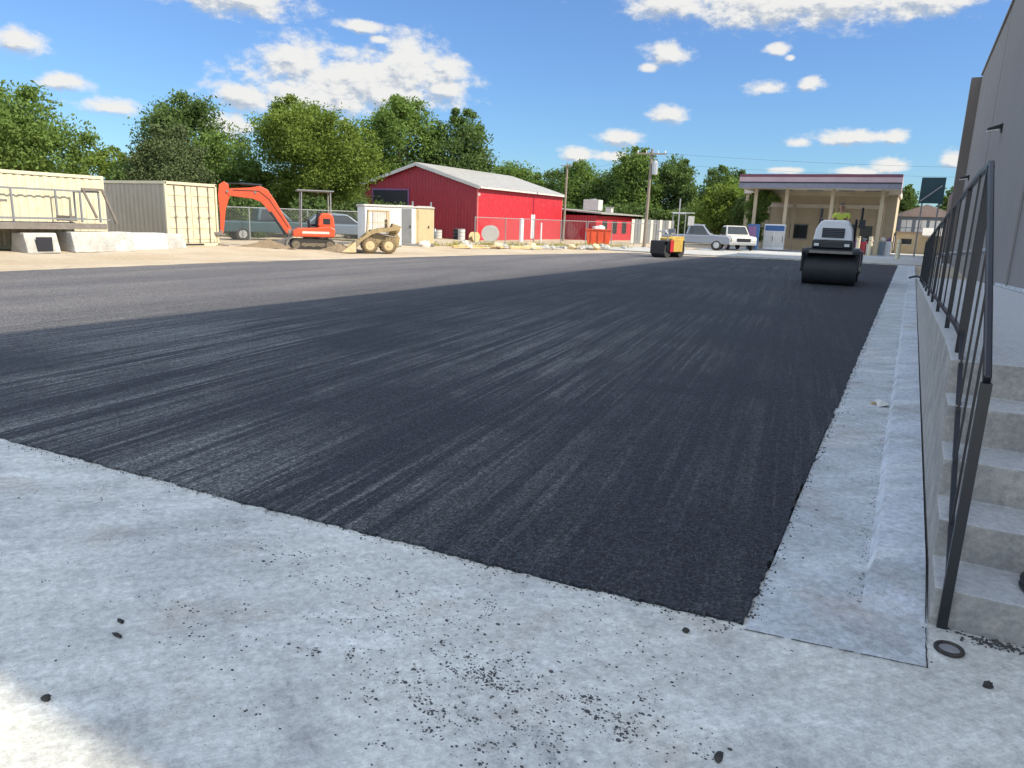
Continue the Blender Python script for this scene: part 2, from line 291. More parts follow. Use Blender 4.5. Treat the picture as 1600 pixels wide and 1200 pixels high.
# ------------------------------------------------------------------ mesh helpers
class MB:
    def __init__(s): s.v = []; s.f = []
    def add(s, vs, fs):
        n = len(s.v); s.v += [tuple(v) for v in vs]; s.f += [tuple(i + n for i in f) for f in fs]; return s
    def box(s, x0, x1, y0, y1, z0, z1, rz=0, c=None, mtx=None):
        vs = [Vector((x, y, z)) for z in (z0, z1) for y in (y0, y1) for x in (x0, x1)]
        if rz:
            c = Vector(c or ((x0 + x1) / 2, (y0 + y1) / 2, 0)); m = Matrix.Rotation(rz, 3, 'Z'); vs = [m @ (v - c) + c for v in vs]
        if mtx: vs = [mtx @ v for v in vs]
        return s.add(vs, [(0, 2, 3, 1), (4, 5, 7, 6), (0, 1, 5, 4), (2, 6, 7, 3), (0, 4, 6, 2), (1, 3, 7, 5)])
    def cyl(s, p0, p1, r0, r1=None, n=12, caps=True):
        r1 = r0 if r1 is None else r1; p0 = Vector(p0); p1 = Vector(p1); d = (p1 - p0)
        q = d.to_track_quat('Z', 'Y').to_matrix(); vs = []
        for p, r in ((p0, r0), (p1, r1)):
            for i in range(n):
                a = 2 * math.pi * i / n; vs.append(p + q @ Vector((math.cos(a) * r, math.sin(a) * r, 0)))
        fs = [(i, (i + 1) % n, n + (i + 1) % n, n + i) for i in range(n)]
        if caps: fs += [tuple(range(n - 1, -1, -1)), tuple(range(n, 2 * n))]
        return s.add(vs, fs)
    def bar(s, p0, p1, w, h=None):     # rectangular bar, h measured upwards
        h = h or w; p0 = Vector(p0); p1 = Vector(p1); d = (p1 - p0).normalized()
        u = Vector((0, 0, 1)); sd_ = d.cross(u)
        if sd_.length < 1e-4: sd_ = Vector((1, 0, 0))
        sd_.normalize(); u = sd_.cross(d)
        vs = [p + sd_ * a * w / 2 + u * b * h / 2 for p in (p0, p1) for a, b in ((-1, -1), (1, -1), (1, 1), (-1, 1))]
        return s.add(vs, [(0, 1, 2, 3), (7, 6, 5, 4), (0, 4, 5, 1), (1, 5, 6, 2), (2, 6, 7, 3), (3, 7, 4, 0)])
    def path(s, pts, r, n=8):
        for a, b in zip(pts, pts[1:]): s.cyl(a, b, r, n=n)
        return s
    def prism(s, prof, a, b, ax='y'):   # profile (u,z) extruded along y (u=x) or along x (u=y)
        n = len(prof)
        vs = [((u, t, z) if ax == 'y' else (t, u, z)) for t in (a, b) for u, z in prof]
        fs = [tuple(range(n)), tuple(range(2 * n - 1, n - 1, -1))] + [(i, n + i, n + (i + 1) % n, (i + 1) % n) for i in range(n)]
        return s.add(vs, fs)
    def torus(s, c, ax, R_, r, n=24, k=8):
        q = Vector(ax).to_track_quat('Z', 'Y').to_matrix(); vs = []; fs = []
        for i in range(n):
            a = 2 * math.pi * i / n
            for j in range(k):
                b = 2 * math.pi * j / k
                vs.append(Vector(c) + q @ Vector(((R_ + r * math.cos(b)) * math.cos(a), (R_ + r * math.cos(b)) * math.sin(a), r * math.sin(b))))
        for i in range(n):
            for j in range(k): fs.append((i * k + j, ((i + 1) % n) * k + j, ((i + 1) % n) * k + (j + 1) % k, i * k + (j + 1) % k))
        return s.add(vs, fs)
    def rock(s, c, r, sq=(1, 1, .7), seed=0, n=6, m=5):
        g = random.Random(seed); vs = []; fs = []; ph = g.random() * 6
        for j in range(m + 1):
            t = math.pi * j / m
            for i in range(n):
                a = 2 * math.pi * i / n + ph; q = r * (1 + g.uniform(-.22, .22))
                vs.append((c[0] + q * math.sin(t) * math.cos(a) * sq[0], c[1] + q * math.sin(t) * math.sin(a) * sq[1], c[2] + q * math.cos(t) * sq[2]))
        for j in range(m):
            for i in range(n): fs.append((j * n + i, j * n + (i + 1) % n, (j + 1) * n + (i + 1) % n, (j + 1) * n + i))
        return s.add(vs, fs)
    def build(s, name, m, parent=None, loc=(0, 0, 0), bevel=0, smooth=0, seg=2, rz=0):
        me = bpy.data.meshes.new(name); me.from_pydata(s.v, [], s.f); 
        bm = bmesh.new(); bm.from_mesh(me); bmesh.ops.recalc_face_normals(bm, faces=bm.faces); bm.to_mesh(me); bm.free()
        me.materials.append(M[m] if isinstance(m, str) else m)
        o = bpy.data.objects.new(name, me); col.objects.link(o); o.location = loc; o.rotation_euler = (0, 0, rz)
        if parent: o.parent = parent
        if smooth:
            me.polygons.foreach_set('use_smooth', [True] * len(me.polygons))
            md = o.modifiers.new('es', 'EDGE_SPLIT'); md.split_angle = R(smooth)
        if bevel:
            md = o.modifiers.new('bv', 'BEVEL'); md.width = bevel; md.segments = seg; md.limit_method = 'ANGLE'; md.angle_limit = R(35)
        return o
def tag(o, label, cat, group=None):
    o['label'] = label; o['category'] = cat
    if group: o['group'] = group
    return o
def thing(name, loc, rz, label, cat, group=None):
    o = bpy.data.objects.new(name, None); col.objects.link(o); o.location = loc; o.rotation_euler = (0, 0, rz); o.empty_display_size = .2
    return tag(o, label, cat, group)
def struct(o): o['kind'] = 'structure'; return o
def copytree(o, parent=None):
    c = o.copy(); col.objects.link(c); c.parent = parent
    for ch in list(o.children): copytree(ch, c)
    return c

# ------------------------------------------------------------------ ground
def sstep(t): t = max(0, min(1, t)); return t * t * (3 - 2 * t)
def gh(x, y):      # the dirt yard rises slightly away from the asphalt on the left
    h = .13 * sstep((-20.5 - x) / 4.5) * (1 - sstep((y - 30) / 22)); 
    return h
def gbump(x, y):
    if x > -18.4 and y < 44: return -.03
    n = math.sin(x * 1.9 + math.sin(y * .7) * 2) * math.sin(y * 1.3 + x * .4) * .022 + math.sin(x * 5.1 + y * 3.3) * math.sin(y * 4.7 - x * 2.1) * .012
    return gh(x, y) + n
def ground():
    xs = [-900, -400, -200, -120, -80, -60] + list(np.arange(-48, -17.9, .35)) + [-17.6, -15, -10, -5, 0, 5, 20, 60, 200, 900]
    ys = [-900, -200, -60, -20] + list(np.arange(-6, 66, .5)) + [70, 80, 100, 130, 200, 500, 1500]
    b = MB(); b.v = [(x, y, gbump(x, y)) for y in ys for x in xs]; n = len(xs)
    b.f = [(j * n + i, j * n + i + 1, (j + 1) * n + i + 1, (j + 1) * n + i) for j in range(len(ys) - 1) for i in range(n - 1)]
    return struct(b.build('ground', 'dirt', smooth=80))
ground()
def wob(p, q, step, amp, seed):      # wavy edge between two points
    g = random.Random(seed); L = math.hypot(q[0] - p[0], q[1] - p[1]); n = max(2, int(L / step)); out = []
    nx, ny = -(q[1] - p[1]) / L, (q[0] - p[0]) / L; s = 0
    for i in range(n):
        t = i / n; s = s * .6 + g.uniform(-1, 1) * amp; e = s if 0 < i else 0
        out.append((p[0] + (q[0] - p[0]) * t + nx * e, p[1] + (q[1] - p[1]) * t + ny * e))
    return out
def slab(name, pts, z0, z1, m, smooth=0):
    bm = bmesh.new(); vs = [bm.verts.new((x, y, z1)) for x, y in pts]; f = bm.faces.new(vs)
    if f.normal.z < 0: f.normal_flip()
    r = bmesh.ops.extrude_face_region(bm, geom=[f]); 
    for v in [e for e in r['geom'] if isinstance(e, bmesh.types.BMVert)]: v.co.z = z0
    bmesh.ops.recalc_face_normals(bm, faces=bm.faces)
    bmesh.ops.triangulate(bm, faces=[f for f in bm.faces if len(f.verts) > 4])
    me = bpy.data.meshes.new(name); bm.to_mesh(me); bm.free(); me.materials.append(M[m])
    o = bpy.data.objects.new(name, me); col.objects.link(o); return struct(o)
# concrete apron, strip and asphalt
slab('concrete_apron', [(-60, -14), (14, -14), (14, 3.4), (-60, 3.4)], -.12, 0, 'apron')
asp = wob((-.40, 2.83), (-.52, 43), .035, .009, 1) + wob((-.52, 43), (-6.5, 42.4), .4, .03, 2) + wob((-6.5, 42.4), (-11, 40.5), .4, .04, 9) + wob((-11, 40.5), (-14.4, 41), .4, .05, 8) + \
      wob((-14.4, 41), (-17.2, 29), .3, .05, 3) + wob((-17.2, 29), (-18.9, 17), .3, .05, 3) + wob((-18.9, 17), (-19.0, 2.2), .2, .05, 4) + wob((-19.0, 2.2), (-5.4, 2.50), .08, .010, 5) + \
      wob((-5.4, 2.50), (-3.0, 2.62), .04, .011, 6) + wob((-3.0, 2.62), (-1.3, 2.74), .025, .010, 6) + wob((-1.3, 2.74), (-.40, 2.83), .018, .008, 7)
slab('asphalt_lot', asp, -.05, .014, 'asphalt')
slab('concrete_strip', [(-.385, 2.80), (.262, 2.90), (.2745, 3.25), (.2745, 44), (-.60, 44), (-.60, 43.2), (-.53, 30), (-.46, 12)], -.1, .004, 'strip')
slab('far_concrete', [(-18, 43.8), (-11, 42.6), (-6.4, 43.6), (-.6, 44.05), (2.0, 44.05), (2.0, 52), (-18, 52)], -.1, .05, 'white_conc')
slab('station_pavement', [(-14, 52.05), (8, 52.05), (8, 76), (-14, 76)], -.1, .03, 'strip')
# joint lines round the strip
j = MB(); gj = random.Random(2)
def jl(p, q, n, w_):
    pts = [(p[0] + (q[0] - p[0]) * t / n + gj.uniform(-.002, .002), p[1] + (q[1] - p[1]) * t / n + gj.uniform(-.002, .002)) for t in range(n + 1)]
    for (x0, y0), (x1, y1) in zip(pts, pts[1:]):
        if gj.random() < .9: j.bar((x0, y0, .0045), (x1, y1, .0045), w_ * gj.uniform(.5, 1.3), .0012)
jl((-.39, 2.795), (.268, 2.895), 26, .0034); jl((.266, 2.895), (.266, 3.27), 14, .0045)
o = struct(j.build('expansion_joint', 'joint'))
# low curb band along the strip
c = MB(); prof = []
ys = [3.25, 3.75] + list(np.arange(4.2, 42, .9))
for i, y in enumerate(ys):
    z = .006 if i == 0 else .075
    xl = .04 + .004 * math.sin(y * 1.7)
    c.v += [(xl - .02, y, .002), (xl + .01, y, z), (.262, y, z + .004), (.271, y, .002)]
for i in range(len(ys) - 1):
    for k in range(3): a = i * 4 + k; c.f.append((a, a + 1, a + 5, a + 4))
c.f += [(0, 1, 2, 3)]
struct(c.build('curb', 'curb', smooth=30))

# ------------------------------------------------------------------ steps, walkway, building
HZ = [.17, .35, .54, .74, .93]; HY = [3.27, 3.61, 3.96, 4.30, 4.63]
prof = [(3.27, -.05)]
for z, y in zip(HZ, HY): prof += [(y, prof[-1][1] if prof[-1][1] > 0 else 0.0), (y, z)]
prof = [(3.27, -.05), (3.27, .17), (3.61, .17), (3.61, .35), (3.96, .35), (3.96, .54), (4.30, .54), (4.30, .74), (4.63, .74), (4.63, .93), (5.6, .93), (5.6, -.05)]
b = MB().prism(prof, .275, 2.09, 'x')
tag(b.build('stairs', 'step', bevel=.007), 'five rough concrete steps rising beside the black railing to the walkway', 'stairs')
wk = MB().prism([(5.602, -.05), (5.602, .927), (23, .35), (30, .12), (30, -.05)], .275, 2.09, 'x')
struct(wk.build('walkway', 'step'))
# building
bd = thing('building', (0, 0, 0), 0, 'tall grey stucco building wall rising above the steps at right', 'building')
MB().box(2.1, 26, 1.74, 49, -.05, 10.2).build('wall', 'stucco', bd)
MB().box(2.03, 26.1, 1.69, 49.0, 10.2, 10.32).build('roof_coping', 'stucco', bd, bevel=.01)
MB().box(1.62, 20, 49.003, 49.8, -.05, 10.14).build('end_wall', 'stucco_b', bd)
MB().box(1.95, 20, 49.803, 66, -.05, 4.6).build('rear_wing', 'stucco_b', bd)
bt = MB()
for y0, y1 in ((5.7, 48.9),): bt.add([(2.06, 5.62, .935), (2.098, 5.62, .935), (2.098, 5.62, 1.02), (2.06, 5.62, 1.02), (2.06, 23, .36), (2.098, 23, .36), (2.098, 23, .44), (2.06, 23, .44)], [(0, 1, 2, 3), (4, 7, 6, 5), (0, 4, 5, 1), (1, 5, 6, 2), (2, 6, 7, 3), (3, 7, 4, 0)])
bt.build('base_trim', 'curb', bd)
for y in (21.0, 35.0): MB().box(2.092, 2.1, y, y + .03, .4, 10.2).build('control_joint', 'stucco_b', bd)
MB().cyl((2.05, 20.3, .5), (2.05, 20.3, 4.6), .022, n=8).build('conduit', 'stucco', bd)
for (y, z, lab) in ((29.9, 5.15, 'dark wall lamp with pale lens, nearer one on the stucco wall'), (45, 4.55, 'small dark wall lamp near the far end of the stucco wall')):
    l = thing('wall_lamp', (2.1, y, z), 0, lab, 'wall lamp', 'lamps on the stucco wall')
    MB().box(-.05, -.002, -.14, .14, -.12, .16).build('backplate', 'black_metal', l, bevel=.01)
    MB().prism([(-.05, .14), (-.42, .02), (-.44, -.05), (-.05, .0)], -.17, .17, 'y').build('hood', 'black_metal', l, bevel=.015)
    MB().prism([(-.08, -.004), (-.43, -.054), (-.42, -.10), (-.10, -.07)], -.14, .14, 'y').build('lens', 'lampglass', l, bevel=.01)

# railing
rl = thing('railing', (0, 0, 0), 0, 'black metal guard railing climbing the steps and following the raised walkway', 'railing')
X = .325
def wz(y):
    if y <= 5.6: return .93
    if y < 23: return .927 - (y - 5.602) * (.577 / 17.4)
    return .35 - (y - 23) * .0329
top = [(X, 3.27, 1.06), (X, 4.95, 2.0), (X, 5.6, 2.0), (X, 23.2, .34 + 1.06)]
t = MB()
for a, b_ in zip(top, top[1:]): t.bar(a, b_, .028, .042)
t.build('top_rail', 'black_metal', rl, bevel=.006)
t = MB().bar((X, 3.30, .16), (X, 4.88, 1.04), .022, .03).bar((X, 4.98, 1.03), (X, 5.6, 1.03), .022, .03).bar((X, 5.6, 1.03), (X, 23.2, .45), .022, .03)
t.build('bottom_rail', 'black_metal', rl)
py = [3.27, 4.95, 6.56, 8.74, 10.85, 12.95, 15.05, 17.15, 19.2, 21.2, 23.2]
for y in py:
    zt = 1.06 if y < 4 else (2.0 if y < 5.6 else 2.0 - (y - 5.6) * (.60 / 17.6)); zb = 0.0 if y < 3.3 else wz(y)
    hw_ = .019 if y < 5 else .016; p = MB().box(X - hw_, X + hw_, y - hw_, y + hw_, zb, zt - .01)
    p.build('post', 'black_metal', rl)
for k in range(4):
    y = 3.60 + k * .34
    f = (y - 3.27) / 1.68; MB().box(X - .005, X + .005, y - .008, y + .008, .16 + (y - 3.3) * .557, 1.06 + f * .94 - .02).build('baluster', 'black_metal', rl)
yy = [5.08, 5.65, 7.65, 9.8, 11.9, 14.0, 16.1, 18.2, 20.2, 22.2]
for y in yy:
    zt = 2.0 if y < 5.6 else 2.0 - (y - 5.6) * (.60 / 17.6)
    MB().box(X - .006, X + .006, y - .010, y + .010, (1.03 if y < 5.6 else 1.03 - (y - 5.6) * .033), zt - .01).build('baluster', 'black_metal', rl)
h = MB().path([(X + .08, 5.2, 1.52), (X + .08, 17.0, 1.22), (X + .08, 17.6, 1.12), (X + .08, 17.9, .92)], .02)
for y in (6.56, 8.74, 10.85, 12.95, 15.05): h.cyl((X, y, 1.53 - (y - 5) * .0254), (X + .08, y, 1.52 - (y - 5.2) * .0254), .012)
h.build('handrail', 'grey_pipe', rl, smooth=40)
MB().path([(X, 23.2, .45), (X - .12, 23.5, .46), (X - .28, 23.6, .40)], .03).build('end_loop', 'black_metal', rl, smooth=40)
# hose coil on the first step, ring on the ground
cn = MB()
for k in range(4): cn.torus((.72, 3.46, .185 + .012 * k), (.02 * k, .01, 1), .125 - .008 * (k % 2), .011, 36, 8)
tag(cn.build('hose_coil', 'black_metal', smooth=60), 'coiled black hose lying on the lowest step at the right edge', 'hose')
rg = thing('tape_ring', (.345, 3.08, .0), 0, 'flat black ring with grey centre on concrete beside the railing foot', 'cap')
MB().torus((0, 0, .008), (0, 0, 1), .046, .009, 32, 8).build('rim', 'rubber', rg, smooth=60)
MB().cyl((0, 0, 0), (0, 0, .008), .042, n=24).build('centre', 'grey_pipe', rg)

# ------------------------------------------------------------------ loose bits on the concrete
def crumb_stuff():
    g = random.Random(3); b = MB()
    clus = [(-1.45, 2.10, .30, .16, 170), (-1.15, 1.95, .16, .10, 120), (-.85, 1.95, .28, .14, 150), (-.62, 2.06, .18, .10, 80), (-1.30, 1.78, .35, .12, 110), (-.95, 1.72, .3, .1, 70), (-1.9, 2.28, .22, .09, 60), (-.6, 2.35, .22, .12, 60),
            (-2.6, 2.25, .6, .15, 120), (-3.4, 2.2, .7, .2, 130), (-1.3, 2.45, .6, .14, 120), (-1.8, 1.55, .6, .25, 130), (-1.0, 2.6, .5, .12, 120), (-.15, 2.95, .25, .12, 60), (-2.3, 1.9, .8, .4, 200), (-.7, 1.6, .35, .12, 60), (-.35, 2.05, .1, .05, 14)]
    for (x, y, sx_, sy_, n) in clus:
        cs = [(x + g.gauss(0, 1) * sx_ * .6, y + g.gauss(0, 1) * sy_ * .6, g.uniform(.012, .05)) for _ in range(max(3, n // 9))]
        for _ in range(int(n * (3.4 if y < 2.15 and x > -1.6 else 1.5))):
            if g.random() < .72: c_ = g.choice(cs); px, py_ = c_[0] + g.gauss(0, c_[2]) * 1.1, c_[1] + g.gauss(0, c_[2]) * .8
            else: px, py_ = x + g.gauss(0, 1) * sx_ * .9, y + g.gauss(0, 1) * sy_ * .9
            if py_ > 2.62 and px < -.4: continue
            r = .0012 + .0045 * g.random() ** 2.2 + (.004 if g.random() < .03 else 0)
            b.rock((px, py_, r * .2), r, (g.uniform(.7, 1.4), g.uniform(.5, 1.1), .35), g.random(), 5, 3)
    # crumbs strewn along both asphalt edges
    for _ in range(900):
        t = g.random(); x = -5.2 + t * 4.8; y = 2.53 + (x + 5.4) * .06 - abs(g.gauss(0, .05)); b.rock((x, y, .002), g.uniform(.0025, .006), (1, .8, .6), g.random(), 5, 3)
    for _ in range(700):
        y = 2.9 + g.random() ** 1.7 * 16; x = -.405 + abs(g.gauss(0, .025)) * (2.5 if g.random() < .2 else 1); b.rock((x, y, .006), .002 + .006 * g.random() ** 2, (1, .8, .6), g.random(), 5, 3)
    for _ in range(420):
        y = 3.3 + g.random() ** 1.5 * 10; x = .005 + g.gauss(0, .02); b.rock((x, y, .005), .0015 + .004 * g.random() ** 2, (1, .8, .6), g.random(), 5, 3)
    for _ in range(150): b.rock((.5 + g.gauss(0, .08), 3.235 + g.gauss(0, .02), .003), g.uniform(.003, .008), (1, .8, .6), g.random(), 5, 3)
    o = b.build('asphalt_crumbs', 'crumb'); o['kind'] = 'stuff'; o['label'] = 'dark asphalt crumbs scattered over the pale concrete'; o['category'] = 'gravel'
crumb_stuff()
for (x, y, r, sq, m, nm, lab, cat) in (
    (-2.31, 1.11, .016, (1, .9, .6), 'rubber', 'asphalt_lump', 'round dark lump lying alone on the sunlit corner of concrete', 'lump'),
    (-2.54, 1.52, .014, (1.5, .6, .5), 'rubber', 'asphalt_lump', 'small dark lump, farther of two side by side on shaded concrete', 'lump'),
    (-2.46, 1.455, .017, (1.8, .5, .4), 'rubber', 'asphalt_lump', 'flat elongated dark lump, nearer of two side by side on shaded concrete', 'lump'),
    (.46, 2.88, .018, (1, .7, .8), 'rubber', 'asphalt_lump', 'black lump on the clean concrete below the lowest step', 'lump'),
    (-.59, 2.65, .014, (1, .8, .8), 'rubber', 'asphalt_lump', 'small dark lump just in front of the asphalt corner', 'lump'),
    (-.31, 2.01, .020, (.7, 1.5, .2), 'rubber', 'asphalt_lump', 'largest flat dark lump at the bottom edge of the picture', 'lump')):
    tag(MB().rock((0, 0, r * sq[2] * .8), r, sq, len(lab), 9, 7).build(nm, m, loc=(x, y, 0), smooth=50), lab, cat, 'loose asphalt lumps on the concrete')
sb = thing('scrap_offcut', (-.05, 7.5, .004), .5, 'small pale crumpled offcut lying on the concrete strip', 'scrap')
MB().add([(-.06, -.05, .0), (.05, -.06, .03), (.07, .04, .0), (-.04, .06, .05), (.0, .0, .06)], [(0, 1, 4), (1, 2, 4), (2, 3, 4), (3, 0, 4)]).build('sheet', 'whited', sb)
MB().box(-.07, .05, .05, .075, .0, .02).build('stick', 'wood', sb)

# ------------------------------------------------------------------ white roller (nearer, on asphalt at right)
def roller_big():
    r = thing('road_roller', (-2.15, 24.9, .014), R(1.5), 'large white and black road roller facing us on shaded asphalt', 'road roller', 'road rollers')
    # local: -y faces the camera
    def drum(name, y):
        d = MB().cyl((-.75, y, .47), (.75, y, .47), .47, n=48); d.cyl((-.752, y, .47), (.752, y, .47), .40, n=48)
        return d.build(name, 'roller_black', r, bevel=.01, smooth=35)
    drum('drum', -.55); drum('drum', 1.75)
    f = MB()
    for sx_ in (-1, 1): f.box(sx_ * .78 - .035, sx_ * .78 + .035, -1.05, .15, .40, 1.08); f.box(sx_ * .78 - .03, sx_ * .78 + .03, 1.3, 2.3, .40, .98)
    f.box(-.815, .815, -1.15, -1.02, .93, 1.06); f.box(-.70, .70, -1.0, .2, .98, 1.10); f.box(-.6, .6, .2, 1.3, .45, 1.05); f.box(-.7, .7, 1.3, 2.3, .97, 1.08)
    f.build('frame', 'black_metal', r, bevel=.02)
    MB().box(-.60, .60, -1.165, -1.152, .955, 1.03).build('scraper_bar', 'steel', r)
    m = MB().prism([(-1.06, 1.10), (-1.05, 1.33), (.2, 1.33), (.2, 1.10)], -.56, .56, 'x'); m.build('bumper', 'black_metal', r, bevel=.03)
    # tapered hood
    pf = [(-.54, 1.34), (.54, 1.34), (.50, 1.66), (.38, 1.88), (.30, 1.93), (-.30, 1.93), (-.38, 1.88), (-.50, 1.66)]
    hd = MB(); n = len(pf)
    hd.v = [(x, -1.0, z) for x, z in pf] + [(x * .98, .15, z + (.02 if z > 1.5 else 0)) for x, z in pf]
    hd.f = [tuple(range(n)), tuple(range(2 * n - 1, n - 1, -1))] + [(i, n + i, n + (i + 1) % n, (i + 1) % n) for i in range(n)]
    hd.build('hood', 'white', r, bevel=.03)
    gr = MB().box(-.31, .31, -1.03, -1.004, 1.42, 1.70).build('grille', 'dark', r, bevel=.01)
    s = MB()
    for k in range(5): s.box(-.30, .30, -1.045, -1.031, 1.45 + k * .05, 1.462 + k * .05)
    s.build('slats', 'greyplastic', gr)
    for sx_ in (-.42, .42):
        hl = MB().box(sx_ - .09, sx_ + .09, -1.10, -1.06, 1.15, 1.26).build('headlight', 'black_metal', r, bevel=.012)
        MB().box(sx_ - .07, sx_ + .07, -1.112, -1.101, 1.165, 1.245).build('lens', 'lampglass', hl, bevel=.004)
    # operator platform
    MB().box(-.55, .55, .2, 1.35, 1.06, 1.12).build('platform', 'black_metal', r)
    st = MB().box(-.28, .28, .75, 1.15, 1.15, 1.62).prism([(1.1, 1.6), (1.2, 2.05), (1.3, 2.05), (1.22, 1.6)], -.27, .27, 'x'); st.build('seat', 'black_metal', r, bevel=.04)
    cs = MB().cyl((0, .35, 1.1), (0, .49, 1.84), .05, n=10).torus((0, .50, 1.87), (0, -.3, 1), .16, .016); cs.build('steering_column', 'black_metal', r, smooth=40)
    for sx_ in (-1, 1):
        MB().path([(sx_ * .52, 1.25, 1.08), (sx_ * .52, 1.25, 2.0), (sx_ * .52, .3, 1.98), (sx_ * .52, .22, 1.1)], .022).build('handrail', 'black_metal', r, smooth=40)
    mi = MB().box(-.52, -.44, .1, .14, 2.02, 2.30).cyl((-.5, .15, 1.8), (-.48, .12, 2.1), .012); mi.build('mirror', 'black_metal', r, bevel=.01)
    mi = MB().box(.62, .80, .1, .16, 1.72, 1.98).cyl((.68, .2, 1.9), (.68, .15, 2.35), .035).cyl((.45, .2, 1.7), (.7, .13, 1.85), .014); mi.build('control_box', 'black_metal', r, bevel=.01)
    for sx_ in (-1, 1): MB().cyl((sx_ * .79, -.55, .47), (sx_ * .86, -.55, .47), .11, n=20).build('hub', 'steel', r, smooth=40)
    for sx_ in (-1, 1): MB().cyl((sx_ * .66, -1.06, 1.0), (sx_ * .66, -1.13, 1.0), .035, n=14).build('marker_lamp', 'lampglass', r)
roller_big()
def roller_small():
    r = thing('compact_roller', (-11.25, 37.3, .014), R(-14), 'small yellow tandem roller with black drum, far across the asphalt', 'road roller', 'road rollers')
    for y in (-.55, .95):
        MB().cyl((-.45, y, .37), (.45, y, .37), .37, n=36).build('drum', 'roller_black', r, smooth=35)
    MB().box(-.52, -.46, -.75, 1.15, .35, .85).box(.46, .52, -.75, 1.15, .35, .85).box(-.46, .46, -.98, -.93, .2, .86).box(-.46, .46, -.93, 1.3, .80, .88).build('frame', 'black_metal', r, bevel=.015)
    MB().prism([(-.15, .885), (-.15, 1.0), (.25, 1.10), (1.15, 1.10), (1.25, .885)], -.36, .46, 'x').box(.525, .56, -.1, .9, .30, .95).build('hood', 'yellow', r, bevel=.03)
    MB().box(.562, .57, -.5, -.15, .3, .9).build('side_panel', 'redp', r)
    MB().box(-.25, .2, .1, .5, 1.19, 1.28).box(-.25, .2, .5, .58, 1.19, 1.5).build('seat', 'greyplastic', r, bevel=.02)
    MB().path([(-.38, -.4, .88), (-.38, -.4, 1.35), (.1, -.42, 1.4), (.3, -.4, 1.2), (.3, -.4, .88)], .03).torus((-.1, -.25, 1.36), (0, -.5, 1), .17, .022).build('handlebar', 'galv', r, smooth=40)
    MB().path([(-.42, 1.2, .9), (-.42, 1.2, 2.3), (.42, 1.2, 2.3), (.42, 1.2, .9)], .025).build('roll_bar', 'galv', r, smooth=40)
roller_small()
bpy.data.objects['compact_roller'].scale = (.9, .9, .98)

